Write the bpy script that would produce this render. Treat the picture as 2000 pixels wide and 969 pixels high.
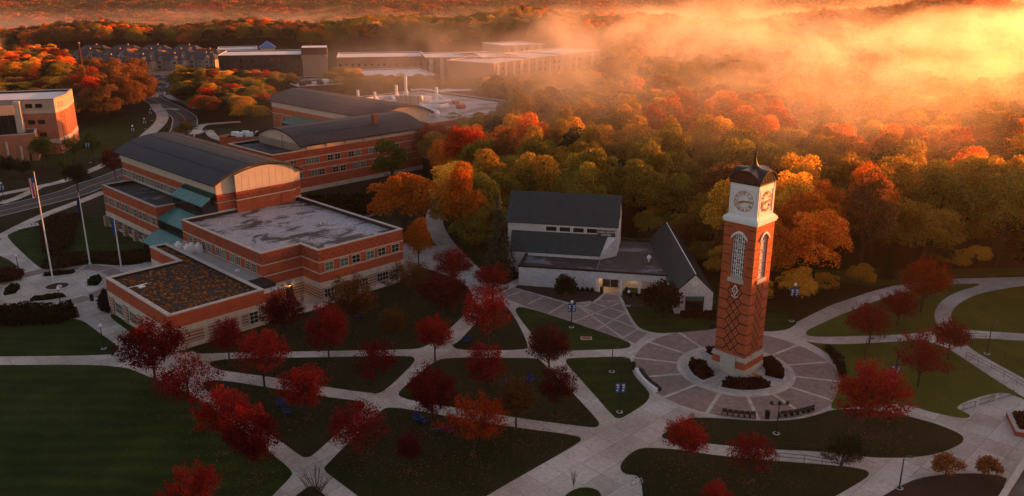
import bpy, math, random
import numpy as np
from mathutils import Vector, Matrix, noise
from mathutils.geometry import tessellate_polygon
sc = bpy.context.scene
for _o in list(bpy.data.objects): bpy.data.objects.remove(_o)

# ---------------------------------------------------------------- camera, world, sun, exposure
CAM_F, CAM_T, CAM_H = 1630.0, math.radians(17.7), 52.0
cs, cc = math.sin(CAM_T), math.cos(CAM_T)
cam_d = bpy.data.cameras.new('camera'); cam = bpy.data.objects.new('camera', cam_d)
sc.collection.objects.link(cam); sc.camera = cam
cam.location = (0, 0, CAM_H); cam.rotation_euler = (math.radians(90) - CAM_T, 0, 0)
cam_d.sensor_width = 36.0; cam_d.lens = CAM_F / 2000 * 36.0
cam_d.clip_start = 0.5; cam_d.clip_end = 20000

SUN_EL, SUN_AZ = math.radians(4.3), math.radians(28)       # azimuth measured from +X towards +Y
w = bpy.data.worlds.new('World'); sc.world = w; w.use_nodes = True
wn = w.node_tree; bg = wn.nodes['Background']
sky = wn.nodes.new('ShaderNodeTexSky'); sky.sky_type = 'NISHITA'; sky.sun_disc = False
sky.sun_elevation = SUN_EL; sky.sun_rotation = math.radians(90) - SUN_AZ
sky.air_density = 1.0; sky.dust_density = 2.5; sky.ozone_density = 1.0
tint = wn.nodes.new('ShaderNodeMix'); tint.data_type = 'RGBA'; tint.blend_type = 'MULTIPLY'; tint.inputs[0].default_value = 1.0
tint.inputs[7].default_value = (1.0, 0.78, 0.78, 1)
wn.links.new(sky.outputs[0], tint.inputs[6]); wn.links.new(tint.outputs[2], bg.inputs[0]); bg.inputs[1].default_value = 0.12
sd = bpy.data.lights.new('sun', 'SUN'); sun = bpy.data.objects.new('sun', sd)
sc.collection.objects.link(sun); sd.energy = 5.0; sd.angle = math.radians(0.6); sd.color = (1.0, 0.285, 0.05)
_dir = Vector((math.cos(SUN_AZ) * math.cos(SUN_EL), math.sin(SUN_AZ) * math.cos(SUN_EL), math.sin(SUN_EL)))
sun.rotation_euler = _dir.to_track_quat('Z', 'Y').to_euler(); sun.location = (200, 120, 120)
sc.view_settings.view_transform = 'Standard'; sc.view_settings.look = 'None'
sc.view_settings.gamma = 1.0; sc.view_settings.exposure = 1.85
sc.view_settings.use_curve_mapping = False
sc.cycles.max_bounces = 5; sc.cycles.diffuse_bounces = 2; sc.cycles.glossy_bounces = 2
sc.cycles.transmission_bounces = 3; sc.cycles.volume_bounces = 2; sc.cycles.transparent_max_bounces = 8
sc.cycles.use_denoising = True
sc.cycles.volume_step_rate = 0.7; sc.cycles.volume_max_steps = 96
sc.cycles.sample_clamp_indirect = 6.0

# ---------------------------------------------------------------- survey helpers
def G(x, y, z=0.0):
    """photo measurement (2000 x 969) -> point on the horizontal plane at height z"""
    u = (x - 1000.0) / CAM_F; v = (y - 484.5) / CAM_F
    d = (u, cc - v * cs, -(cs + v * cc)); t = (z - CAM_H) / d[2]
    return Vector((d[0] * t, d[1] * t, z))
def PJ(X, Y, Z=0.0):
    d = CAM_H - Z; zc = Y * cc + d * cs
    if zc < 1: return (-1e5, -1e5)
    return (1000 + CAM_F * X / zc, 484.5 + CAM_F * (d * cc - Y * cs) / zc)
def HZ(X, Y, ty):
    v = (ty - 484.5) / CAM_F
    return CAM_H - Y * (v * cc + cs) / (cc - v * cs)
def inpoly(x, y, poly):
    c = False; j = len(poly) - 1
    for i in range(len(poly)):
        xi, yi = poly[i][0], poly[i][1]; xj, yj = poly[j][0], poly[j][1]
        if (yi > y) != (yj > y) and x < (xj - xi) * (y - yi) / (yj - yi) + xi: c = not c
        j = i
    return c

# ---------------------------------------------------------------- materials
MATS = {}
def mat(name, col, rough=0.8, metal=0.0, emis=None, var=0.0, vscale=1.5, bump=0.0, spec=0.3, col2=None):
    m = bpy.data.materials.new(name); m.use_nodes = True; MATS[name] = m
    nt = m.node_tree; b = nt.nodes['Principled BSDF']
    b.inputs['Base Color'].default_value = (*col, 1); b.inputs['Roughness'].default_value = rough
    b.inputs['Metallic'].default_value = metal; b.inputs['Specular IOR Level'].default_value = spec
    if emis:
        b.inputs['Emission Color'].default_value = (*emis[0], 1); b.inputs['Emission Strength'].default_value = emis[1]
    if var > 0:
        tc = nt.nodes.new('ShaderNodeTexCoord'); n = nt.nodes.new('ShaderNodeTexNoise')
        n.inputs['Scale'].default_value = vscale; n.inputs['Detail'].default_value = 6; n.inputs['Roughness'].default_value = 0.65
        nt.links.new(tc.outputs['Object'], n.inputs['Vector'])
        r = nt.nodes.new('ShaderNodeValToRGB'); r.color_ramp.elements[0].position = 0.33; r.color_ramp.elements[1].position = 0.68
        c2 = col2 or tuple(min(1, c * (1 + var)) for c in col)
        r.color_ramp.elements[0].color = (*[c * (1 - var) for c in col], 1); r.color_ramp.elements[1].color = (*c2, 1)
        nt.links.new(n.outputs['Fac'], r.inputs[0]); nt.links.new(r.outputs[0], b.inputs['Base Color'])
        if bump:
            bp = nt.nodes.new('ShaderNodeBump'); bp.inputs['Strength'].default_value = bump; bp.inputs['Distance'].default_value = 0.1
            nt.links.new(n.outputs['Fac'], bp.inputs['Height']); nt.links.new(bp.outputs[0], b.inputs['Normal'])
    return m
def N(nt, t, **kw):
    n = nt.nodes.new(t)
    for k, v in kw.items(): setattr(n, k, v)
    return n
def math_n(nt, op, a, b=None, c=None):
    n = nt.nodes.new('ShaderNodeMath'); n.operation = op
    for i, x in enumerate((a, b, c)):
        if x is None: continue
        if isinstance(x, (int, float)): n.inputs[i].default_value = x
        else: nt.links.new(x, n.inputs[i])
    return n.outputs[0]
def uvxy(nt):
    u = N(nt, 'ShaderNodeUVMap'); u.uv_map = 'UVMap'; s = N(nt, 'ShaderNodeSeparateXYZ'); nt.links.new(u.outputs[0], s.inputs[0])
    return s.outputs[0], s.outputs[1], u.outputs[0]
def mixc(nt, fac, a, b):
    m = N(nt, 'ShaderNodeMix', data_type='RGBA')
    if isinstance(fac, (int, float)): m.inputs[0].default_value = fac
    else: nt.links.new(fac, m.inputs[0])
    for idx, x in ((6, a), (7, b)):
        if isinstance(x, tuple): m.inputs[idx].default_value = (*x[:3], 1)
        else: nt.links.new(x, m.inputs[idx])
    return m.outputs[2]
def brickmat(name, col, diamond=None, stripes=None, wear=0.18):
    m = bpy.data.materials.new(name); m.use_nodes = True; MATS[name] = m
    nt = m.node_tree; b = nt.nodes['Principled BSDF']; b.inputs['Roughness'].default_value = 0.85
    b.inputs['Specular IOR Level'].default_value = 0.25
    x, y, uv = uvxy(nt)
    br = N(nt, 'ShaderNodeTexBrick'); br.inputs['Scale'].default_value = 1.0
    br.inputs['Brick Width'].default_value = 0.42; br.inputs['Row Height'].default_value = 0.14; br.inputs['Mortar Size'].default_value = 0.012
    br.inputs['Color1'].default_value = (*[c * 0.82 for c in col], 1); br.inputs['Color2'].default_value = (*[c * 1.15 for c in col], 1)
    br.inputs['Mortar'].default_value = (*[0.6 * c + 0.06 for c in col], 1)
    nt.links.new(uv, br.inputs['Vector'])
    n = N(nt, 'ShaderNodeTexNoise'); n.inputs['Scale'].default_value = 0.5; n.inputs['Detail'].default_value = 6
    nt.links.new(uv, n.inputs['Vector'])
    hs = N(nt, 'ShaderNodeHueSaturation'); nt.links.new(br.outputs[0], hs.inputs['Color'])
    nt.links.new(math_n(nt, 'MULTIPLY_ADD', n.outputs[0], wear * 4, 1 - wear * 2), hs.inputs['Value'])
    c = hs.outputs[0]
    if diamond:
        W, Hh = diamond
        a = math_n(nt, 'DIVIDE', x, W); d = math_n(nt, 'DIVIDE', y, Hh)
        def near(v, wd):
            f = math_n(nt, 'FRACT', v); return math_n(nt, 'LESS_THAN', math_n(nt, 'ABSOLUTE', math_n(nt, 'SUBTRACT', f, 0.5)), wd)
        s1 = math_n(nt, 'ADD', a, d); s2 = math_n(nt, 'SUBTRACT', a, d)
        l = math_n(nt, 'MAXIMUM', near(s1, 0.055), near(s2, 0.055))
        h1 = math_n(nt, 'MULTIPLY', near(math_n(nt, 'ADD', s1, 0.5), 0.12), near(math_n(nt, 'ADD', s2, 0.5), 0.12))
        c = mixc(nt, math_n(nt, 'MULTIPLY', math_n(nt, 'MAXIMUM', l, h1), 0.8), c, (0.045, 0.025, 0.025))
    if stripes:
        per, fr, sc_col = stripes
        f = math_n(nt, 'FRACT', math_n(nt, 'DIVIDE', y, per))
        c = mixc(nt, math_n(nt, 'LESS_THAN', f, fr), c, sc_col)
    nt.links.new(c, b.inputs['Base Color'])
    bp = N(nt, 'ShaderNodeBump'); bp.inputs['Strength'].default_value = 0.25; bp.inputs['Distance'].default_value = 0.02
    nt.links.new(br.outputs['Fac'], bp.inputs['Height']); bp.invert = True; nt.links.new(bp.outputs[0], b.inputs['Normal'])
    return m
BRICK = (0.40, 0.075, 0.026)
M_brick = brickmat('red brick', BRICK)
M_diamond = brickmat('patterned brick', (0.37, 0.070, 0.024), diamond=(1.3, 1.5))
M_stripe = brickmat('striped base', (0.30, 0.08, 0.04), stripes=(0.5, 0.5, (0.42, 0.36, 0.30)))
M_tbrick = brickmat('tower brick', (0.42, 0.085, 0.026), wear=.18)
M_farbrick = brickmat('far brick', (0.30, 0.10, 0.06))
M_white = brickmat('white painted brick', (0.66, 0.62, 0.62), wear=0.08)
M_lime = mat('limestone', (0.50, 0.43, 0.36), 0.85, var=0.16, vscale=0.9)
M_cope = mat('stone coping', (0.46, 0.41, 0.37), 0.8, var=0.15, vscale=1.2)
M_panel = mat('gable panels', (0.50, 0.42, 0.34), 0.7, var=0.08, vscale=0.5)
M_whitepaint = mat('white paint', (0.80, 0.77, 0.75), 0.5, var=0.04)
M_roofdark = mat('dark roof metal', (0.020, 0.021, 0.029), 0.52, metal=0.0, var=0.3, vscale=0.6, spec=0.3)
M_dkline = mat('dark trim', (0.018, 0.014, 0.014), 0.6)
M_chaproof = mat('slate green roof', (0.035, 0.050, 0.052), 0.55, var=0.18, vscale=0.7)
M_glassdk = mat('dark glass', (0.012, 0.014, 0.016), 0.12, spec=0.6)
M_glassgr = mat('shaded glass', (0.07, 0.13, 0.10), 0.3, spec=0.5)
M_glasslit = mat('lit window', (0.2, 0.15, 0.05), 0.4, emis=((1.0, 0.62, 0.12), .25))
M_frame = mat('window frame', (0.50, 0.48, 0.43), 0.6)
M_teal = mat('teal glazed roof', (0.05, 0.19, 0.17), 0.22, var=0.2, vscale=0.8, spec=0.6)
M_tealrib = mat('teal rib', (0.10, 0.27, 0.25), 0.4)
M_conc = mat('pale concrete', (0.42, 0.38, 0.35), 0.9, var=0.12, vscale=0.6)
M_metalwh = mat('white duct metal', (0.78, 0.75, 0.75), 0.5)
M_steel = mat('tank steel', (0.55, 0.5, 0.45), 0.3, metal=0.9)
M_black = mat('black metal', (0.012, 0.012, 0.013), 0.5)
M_globe = mat('frosted globe', (0.75, 0.75, 0.78), 0.4)
M_blue = mat('blue cloth', (0.02, 0.09, 0.28), 0.7)
M_bluech = mat('blue plastic', (0.006, 0.02, 0.16), 0.5)
M_gold = mat('gilded metal', (0.45, 0.20, 0.03), 0.4, metal=0.5)
M_copper = mat('bronze panels', (0.13, 0.045, 0.02), 0.5, metal=0.3, var=0.2)
M_domeroof = mat('dark bronze roof', (0.035, 0.026, 0.028), 0.4, metal=0.4, var=0.25, vscale=1.5)
M_bark = mat('bark', (0.045, 0.03, 0.025), 0.9, var=0.3, vscale=4)
M_flagred = mat('flag red', (0.45, 0.02, 0.03), 0.8)
M_mulch = mat('mulch bed', (0.035, 0.018, 0.012), 0.95, var=0.5, vscale=3)
M_pole = mat('white pole', (0.60, 0.60, 0.62), 0.4)
M_gravroof = mat('grey membrane roof', (0.10, 0.09, 0.09), 0.8, var=0.4, vscale=0.35)

M_memb = mat('white membrane', (0.72, 0.68, 0.68), 0.6, var=.06, vscale=.2)
def frostroof(name, dark, light, thr, scale):
    m = bpy.data.materials.new(name); m.use_nodes = True; MATS[name] = m; nt = m.node_tree; b = nt.nodes['Principled BSDF']
    b.inputs['Roughness'].default_value = 0.75
    tc = N(nt, 'ShaderNodeTexCoord')
    n = N(nt, 'ShaderNodeTexNoise'); n.inputs['Scale'].default_value = scale; n.inputs['Detail'].default_value = 9; n.inputs['Roughness'].default_value = 0.62
    n.inputs['Distortion'].default_value = 0.6
    mp = N(nt, 'ShaderNodeMapping'); mp.inputs['Scale'].default_value = (1.0, 1.7, 1.0)
    nt.links.new(tc.outputs['Object'], mp.inputs[0]); nt.links.new(mp.outputs[0], n.inputs['Vector'])
    r = N(nt, 'ShaderNodeValToRGB'); e = r.color_ramp.elements
    e[0].position = thr - 0.06; e[0].color = (*dark, 1); e[1].position = thr + 0.03; e[1].color = (*light, 1)
    nt.links.new(n.outputs[0], r.inputs[0])
    n2 = N(nt, 'ShaderNodeTexNoise'); n2.inputs['Scale'].default_value = scale * 14; n2.inputs['Detail'].default_value = 5
    nt.links.new(tc.outputs['Object'], n2.inputs['Vector'])
    hs = N(nt, 'ShaderNodeHueSaturation'); nt.links.new(r.outputs[0], hs.inputs['Color'])
    nt.links.new(math_n(nt, 'MULTIPLY_ADD', n2.outputs[0], 1.7, 0.15), hs.inputs['Value'])
    nt.links.new(hs.outputs[0], b.inputs['Base Color'])
    return m
M_frost = frostroof('frosted membrane roof', (0.05, 0.038, 0.036), (0.34, 0.33, 0.36), 0.475, 0.16)
M_wetroof = frostroof('wet membrane roof', (0.035, 0.028, 0.028), (0.16, 0.16, 0.19), 0.60, 0.14)
M_labroof = frostroof('pale lab roof', (0.16, 0.13, 0.13), (0.38, 0.36, 0.38), 0.46, 0.08)
def sedum():
    m = bpy.data.materials.new('sedum roof'); m.use_nodes = True; nt = m.node_tree; b = nt.nodes['Principled BSDF']; b.inputs['Roughness'].default_value = 0.95
    tc = N(nt, 'ShaderNodeTexCoord'); n = N(nt, 'ShaderNodeTexNoise'); n.inputs['Scale'].default_value = 1.3; n.inputs['Detail'].default_value = 7; n.inputs['Roughness'].default_value = .7
    nt.links.new(tc.outputs['Object'], n.inputs['Vector'])
    r = N(nt, 'ShaderNodeValToRGB'); e = r.color_ramp.elements
    e[0].position = 0.42; e[0].color = (0.012, 0.007, 0.006, 1); e[1].position = 0.66; e[1].color = (0.045, 0.022, 0.010, 1)
    x = e.new(0.50); x.color = (0.022, 0.012, 0.008, 1)
    nt.links.new(n.outputs[0], r.inputs[0]); nt.links.new(r.outputs[0], b.inputs['Base Color']); return m
M_sedum = sedum()

def concrete(name, base, tint, joint, ang, worn=0.75):
    m = bpy.data.materials.new(name); m.use_nodes = True; nt = m.node_tree; b = nt.nodes['Principled BSDF']; b.inputs['Roughness'].default_value = 0.85
    tc = N(nt, 'ShaderNodeTexCoord'); mp = N(nt, 'ShaderNodeMapping'); mp.inputs['Rotation'].default_value = (0, 0, ang)
    nt.links.new(tc.outputs['Object'], mp.inputs[0])
    n = N(nt, 'ShaderNodeTexNoise'); n.inputs['Scale'].default_value = 0.12; n.inputs['Detail'].default_value = 8; n.inputs['Roughness'].default_value = 0.6
    nt.links.new(mp.outputs[0], n.inputs['Vector'])
    n2 = N(nt, 'ShaderNodeTexNoise'); n2.inputs['Scale'].default_value = 2.2; n2.inputs['Detail'].default_value = 6
    nt.links.new(mp.outputs[0], n2.inputs['Vector'])
    br = N(nt, 'ShaderNodeTexBrick'); br.offset = 0.0
    br.inputs['Scale'].default_value = 1; br.inputs['Brick Width'].default_value = joint; br.inputs['Row Height'].default_value = joint
    br.inputs['Mortar Size'].default_value = 0.035 if joint > 2 else 0.008; br.inputs['Mortar Smooth'].default_value = 0.4
    br.inputs['Color1'].default_value = (1, 1, 1, 1); br.inputs['Color2'].default_value = (0.74, 0.72, 0.70, 1); br.inputs['Mortar'].default_value = (0.45, 0.42, 0.40, 1)
    nt.links.new(mp.outputs[0], br.inputs['Vector'])
    r = N(nt, 'ShaderNodeValToRGB'); e = r.color_ramp.elements; e[0].position = .35; e[0].color = (*tint, 1); e[1].position = .62; e[1].color = (*base, 1)
    nt.links.new(n.outputs[0], r.inputs[0])
    mm = N(nt, 'ShaderNodeMix', data_type='RGBA', blend_type='MULTIPLY'); mm.inputs[0].default_value = 1.0
    nt.links.new(r.outputs[0], mm.inputs[6]); nt.links.new(br.outputs[0], mm.inputs[7])
    hs = N(nt, 'ShaderNodeHueSaturation'); nt.links.new(mm.outputs[2], hs.inputs['Color'])
    nt.links.new(math_n(nt, 'MULTIPLY_ADD', n2.outputs[0], worn, 1 - worn / 2), hs.inputs['Value'])
    nt.links.new(hs.outputs[0], b.inputs['Base Color']); return m
M_path = concrete('path concrete', (0.60, 0.54, 0.49), (0.42, 0.35, 0.30), 3.0, math.radians(-44))
M_paver = concrete('pink pavers', (0.31, 0.225, 0.195), (0.25, 0.18, 0.16), 0.6, math.radians(-44), 0.3)
M_strip = concrete('pale paver strip', (0.58, 0.51, 0.45), (0.50, 0.43, 0.38), 1.2, math.radians(-44), 0.3)
M_curb = mat('curb concrete', (0.48, 0.45, 0.43), 0.85, var=0.1)
M_asph = mat('asphalt', (0.060, 0.058, 0.066), 0.85, var=0.25, vscale=0.4)
M_paintw = mat('road paint white', (0.7, 0.7, 0.7), 0.7)
M_painty = mat('road paint yellow', (0.5, 0.28, 0.05), 0.7)
def grass(name, a, b2, litter=None):
    m = bpy.data.materials.new(name); m.use_nodes = True; nt = m.node_tree; b = nt.nodes['Principled BSDF']; b.inputs['Roughness'].default_value = 0.95
    b.inputs['Specular IOR Level'].default_value = 0.1
    tc = N(nt, 'ShaderNodeTexCoord')
    n = N(nt, 'ShaderNodeTexNoise'); n.inputs['Scale'].default_value = 0.10; n.inputs['Detail'].default_value = 9; n.inputs['Roughness'].default_value = 0.7
    nt.links.new(tc.outputs['Object'], n.inputs['Vector'])
    r = N(nt, 'ShaderNodeValToRGB'); e = r.color_ramp.elements; e[0].position = .36; e[0].color = (*a, 1); e[1].position = .64; e[1].color = (*b2, 1)
    nt.links.new(n.outputs[0], r.inputs[0]); c = r.outputs[0]
    n3 = N(nt, 'ShaderNodeTexNoise'); n3.inputs['Scale'].default_value = 3.0; n3.inputs['Detail'].default_value = 6; n3.inputs['Roughness'].default_value = 0.8
    nt.links.new(tc.outputs['Object'], n3.inputs['Vector'])
    hs = N(nt, 'ShaderNodeHueSaturation'); nt.links.new(c, hs.inputs['Color']); nt.links.new(math_n(nt, 'MULTIPLY_ADD', n3.outputs[0], 1.5, 0.25), hs.inputs['Value']); c = hs.outputs[0]
    if not litter:
        wv = N(nt, 'ShaderNodeTexWave'); wv.bands_direction = 'Y'; wv.inputs['Scale'].default_value = 0.11; wv.inputs['Distortion'].default_value = 4.0; wv.inputs['Detail'].default_value = 2
        nt.links.new(tc.outputs['Object'], wv.inputs['Vector']); h2 = N(nt, 'ShaderNodeHueSaturation'); nt.links.new(c, h2.inputs['Color'])
        nt.links.new(math_n(nt, 'MULTIPLY_ADD', wv.outputs['Fac'], 0.28, 0.86), h2.inputs['Value']); c = h2.outputs[0]
    if litter:
        v = N(nt, 'ShaderNodeTexVoronoi'); v.inputs['Scale'].default_value = 4.2; nt.links.new(tc.outputs['Object'], v.inputs['Vector'])
        n4 = N(nt, 'ShaderNodeTexNoise'); n4.inputs['Scale'].default_value = 0.09; n4.inputs['Detail'].default_value = 4; nt.links.new(tc.outputs['Object'], n4.inputs['Vector'])
        dens = math_n(nt, 'MULTIPLY_ADD', n4.outputs[0], 0.55, -0.08)
        f = math_n(nt, 'LESS_THAN', v.outputs['Distance'], dens)
        rr = N(nt, 'ShaderNodeValToRGB'); el = rr.color_ramp.elements; el[0].color = (*litter[0], 1); el[1].color = (*litter[1], 1)
        sx = N(nt, 'ShaderNodeSeparateXYZ'); nt.links.new(v.outputs['Color'], sx.inputs[0]); nt.links.new(sx.outputs[0], rr.inputs[0])
        c = mixc(nt, math_n(nt, 'MULTIPLY', f, 0.5), c, rr.outputs[0])
    nt.links.new(c, b.inputs['Base Color']); return m
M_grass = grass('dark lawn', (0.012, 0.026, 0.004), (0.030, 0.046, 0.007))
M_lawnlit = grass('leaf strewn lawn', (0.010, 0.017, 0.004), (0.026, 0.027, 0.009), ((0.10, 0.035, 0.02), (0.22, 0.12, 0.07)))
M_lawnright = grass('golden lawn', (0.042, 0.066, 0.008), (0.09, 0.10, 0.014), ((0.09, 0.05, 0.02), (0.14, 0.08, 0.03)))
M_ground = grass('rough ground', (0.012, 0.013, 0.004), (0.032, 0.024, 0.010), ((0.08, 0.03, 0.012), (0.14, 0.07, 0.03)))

def leafmat(name, source, lo=0.55, hi=1.5, trans=0.45):
    m = bpy.data.materials.new(name); m.use_nodes = True; nt = m.node_tree
    for n in list(nt.nodes): nt.nodes.remove(n)
    out = N(nt, 'ShaderNodeOutputMaterial'); d = N(nt, 'ShaderNodeBsdfDiffuse'); t = N(nt, 'ShaderNodeBsdfTranslucent'); mx = N(nt, 'ShaderNodeMixShader')
    if source == 'object':
        oi = N(nt, 'ShaderNodeObjectInfo'); c = oi.outputs['Color']
    else:
        at = N(nt, 'ShaderNodeAttribute'); at.attribute_type = 'INSTANCER'; at.attribute_name = 'tint'; c = at.outputs['Color']
    g = N(nt, 'ShaderNodeNewGeometry')
    hs = N(nt, 'ShaderNodeHueSaturation'); nt.links.new(c, hs.inputs['Color'])
    nt.links.new(math_n(nt, 'MULTIPLY_ADD', g.outputs['Random Per Island'], hi - lo, lo), hs.inputs['Value'])
    wn_ = N(nt, 'ShaderNodeTexWhiteNoise'); wn_.noise_dimensions = '1D'; nt.links.new(g.outputs['Random Per Island'], wn_.inputs['W'])
    nt.links.new(math_n(nt, 'MULTIPLY_ADD', wn_.outputs['Value'], 0.05, 0.475), hs.inputs['Hue'])
    nt.links.new(hs.outputs[0], d.inputs[0]); nt.links.new(hs.outputs[0], t.inputs[0])
    mx.inputs[0].default_value = trans
    nt.links.new(d.outputs[0], mx.inputs[1]); nt.links.new(t.outputs[0], mx.inputs[2]); nt.links.new(mx.outputs[0], out.inputs[0])
    return m
M_leaf = leafmat('leaves', 'object'); M_leafi = leafmat('leaves of the wood', 'inst')

# ---------------------------------------------------------------- mesh helpers
class MB:
    def __init__(s): s.v = []; s.f = []; s.m = []; s.mats = []
    def mi(s, m):
        if m not in s.mats: s.mats.append(m)
        return s.mats.index(m)
    def face(s, pts, m): 
        n = len(s.v); s.v += [tuple(p) for p in pts]; s.f.append(tuple(range(n, n + len(pts)))); s.m.append(s.mi(m))
    def box(s, x0, x1, y0, y1, z0, z1, m, top=None, R=None):
        P = [(x0,y0,z0),(x1,y0,z0),(x1,y1,z0),(x0,y1,z0),(x0,y0,z1),(x1,y0,z1),(x1,y1,z1),(x0,y1,z1)]
        if R is not None: P = [tuple(R @ Vector(p)) for p in P]
        n = len(s.v); s.v += P
        for k, q in enumerate(((0,3,2,1),(4,5,6,7),(0,1,5,4),(1,2,6,5),(2,3,7,6),(3,0,4,7))):
            s.f.append(tuple(n + i for i in q)); s.m.append(s.mi(top if (k == 1 and top) else m))
    def prism(s, poly, z0, z1, m, top=None, cap=True):
        k = len(poly); n = len(s.v)
        ar = sum(poly[i][0] * poly[(i+1) % k][1] - poly[(i+1) % k][0] * poly[i][1] for i in range(k))
        if ar < 0: poly = poly[::-1]
        s.v += [(p[0], p[1], z0) for p in poly] + [(p[0], p[1], z1) for p in poly]
        for i in range(k):
            j = (i + 1) % k; s.f.append((n+i, n+j, n+k+j, n+k+i)); s.m.append(s.mi(m))
        if cap:
            for t in tessellate_polygon([[Vector((p[0], p[1], 0)) for p in poly]]):
                a, b, c = [Vector(poly[i][:2]).to_3d() for i in t]
                t = t if (b - a).cross(c - a).z > 0 else t[::-1]
                s.f.append(tuple(n + k + i for i in t)); s.m.append(s.mi(top or m))
    def tube(s, pts, rad, m, seg=8, cap=True):
        pts = [Vector(p) for p in pts]; rad = rad if isinstance(rad, (list, tuple)) else [rad] * len(pts)
        n = len(s.v); k = len(pts)
        for i, p in enumerate(pts):
            d = (pts[min(i+1, k-1)] - pts[max(i-1, 0)]).normalized()
            a = d.cross(Vector((0, 0, 1)) if abs(d.z) < 0.9 else Vector((1, 0, 0))).normalized(); b = d.cross(a)
            for j in range(seg):
                t = 2 * math.pi * j / seg; s.v.append(tuple(p + (a * math.cos(t) + b * math.sin(t)) * rad[i]))
        for i in range(k - 1):
            for j in range(seg):
                j2 = (j + 1) % seg; s.f.append((n+i*seg+j, n+i*seg+j2, n+(i+1)*seg+j2, n+(i+1)*seg+j)); s.m.append(s.mi(m))
        if cap:
            s.f.append(tuple(n + j for j in range(seg))); s.m.append(s.mi(m))
            s.f.append(tuple(n + (k-1)*seg + j for j in reversed(range(seg)))); s.m.append(s.mi(m))
    def ball(s, c, r, m, seg=10, ring=7, sz=1.0):
        s.tube([(c[0], c[1], c[2] - r * sz * math.cos(math.pi * i / ring)) for i in range(ring + 1)], [max(1e-3, r * math.sin(math.pi * i / ring)) for i in range(ring + 1)], m, seg)
    def ring(s, poly, oo, oi, z0, z1, m):
        A = offs(poly, oo); B = offs(poly, oi); k = len(A); n = len(s.v)
        for P, z in ((A, z0), (A, z1), (B, z1), (B, z0)): s.v += [(p[0], p[1], z) for p in P]
        for r in range(4):
            for i in range(k):
                j = (i + 1) % k; r2 = (r + 1) % 4
                s.f.append((n+r*k+i, n+r*k+j, n+r2*k+j, n+r2*k+i)); s.m.append(s.mi(m))
    def build(s, name, parent=None, smooth=False):
        me = bpy.data.meshes.new(name); me.from_pydata(s.v, [], s.f)
        for m in s.mats: me.materials.append(m)
        me.polygons.foreach_set('material_index', s.m)
        me.update(); autouv(me)
        if smooth: me.polygons.foreach_set('use_smooth', [True] * len(me.polygons))
        return link(name, me, parent)
def autouv(me):
    nv = len(me.vertices); nl = len(me.loops); npol = len(me.polygons)
    co = np.empty(nv * 3, np.float32); me.vertices.foreach_get('co', co); co = co.reshape(-1, 3)
    nr = np.empty(npol * 3, np.float32); me.polygons.foreach_get('normal', nr); nr = nr.reshape(-1, 3)
    lt = np.empty(npol, np.int32); me.polygons.foreach_get('loop_total', lt)
    vi = np.empty(nl, np.int32); me.loops.foreach_get('vertex_index', vi)
    pn = np.repeat(nr, lt, 0); c = co[vi]
    flat = np.abs(pn[:, 2]) > 0.7; h = np.maximum(1e-6, np.hypot(pn[:, 0], pn[:, 1]))
    u = (-pn[:, 1] * c[:, 0] + pn[:, 0] * c[:, 1]) / h
    uv = np.stack([np.where(flat, c[:, 0], u), np.where(flat, c[:, 1], c[:, 2])], 1).astype(np.float32)
    l = me.uv_layers.new(name='UVMap'); l.data.foreach_set('uv', uv.ravel())
def offs(poly, d):
    k = len(poly); ar = sum(poly[i][0] * poly[(i+1) % k][1] - poly[(i+1) % k][0] * poly[i][1] for i in range(k))
    sg = 1 if ar > 0 else -1; out = []
    for i in range(k):
        p0, p1, p2 = Vector(poly[i-1][:2]), Vector(poly[i][:2]), Vector(poly[(i+1) % k][:2])
        a = (p1 - p0).normalized(); b = (p2 - p1).normalized()
        n1 = Vector((a.y, -a.x)) * sg; n2 = Vector((b.y, -b.x)) * sg
        m = n1 + n2; l = m.dot(n1)
        out.append(tuple(p1 + m * (d / l if abs(l) > 1e-4 else 0)))
    return out
def link(name, data, parent=None):
    o = bpy.data.objects.new(name, data); sc.collection.objects.link(o)
    if parent is not None: o.parent = parent
    return o
def tag(o, label=None, cat=None, group=None, kind=None):
    if label: o['label'] = label
    if cat: o['category'] = cat
    if group: o['group'] = group
    if kind: o['kind'] = kind
    return o
def thing(name, label, cat, loc=(0, 0, 0), rz=0.0, group=None):
    o = bpy.data.objects.new(name, None); sc.collection.objects.link(o); o.location = loc; o.rotation_euler = (0, 0, rz); o.empty_display_size = 0.5
    return tag(o, label, cat, group)
def copy_tree(o, parent=None):
    c = o.copy(); sc.collection.objects.link(c)
    if parent is not None: c.parent = parent
    for ch in o.children: copy_tree(ch, c)
    return c
def chaikin(p, it=2):
    for _ in range(it):
        q = []
        for i in range(len(p)):
            a, b = p[i], p[(i+1) % len(p)]
            q += [(a[0]*.75+b[0]*.25, a[1]*.75+b[1]*.25), (a[0]*.25+b[0]*.75, a[1]*.25+b[1]*.75)]
        p = q
    return p
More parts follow.
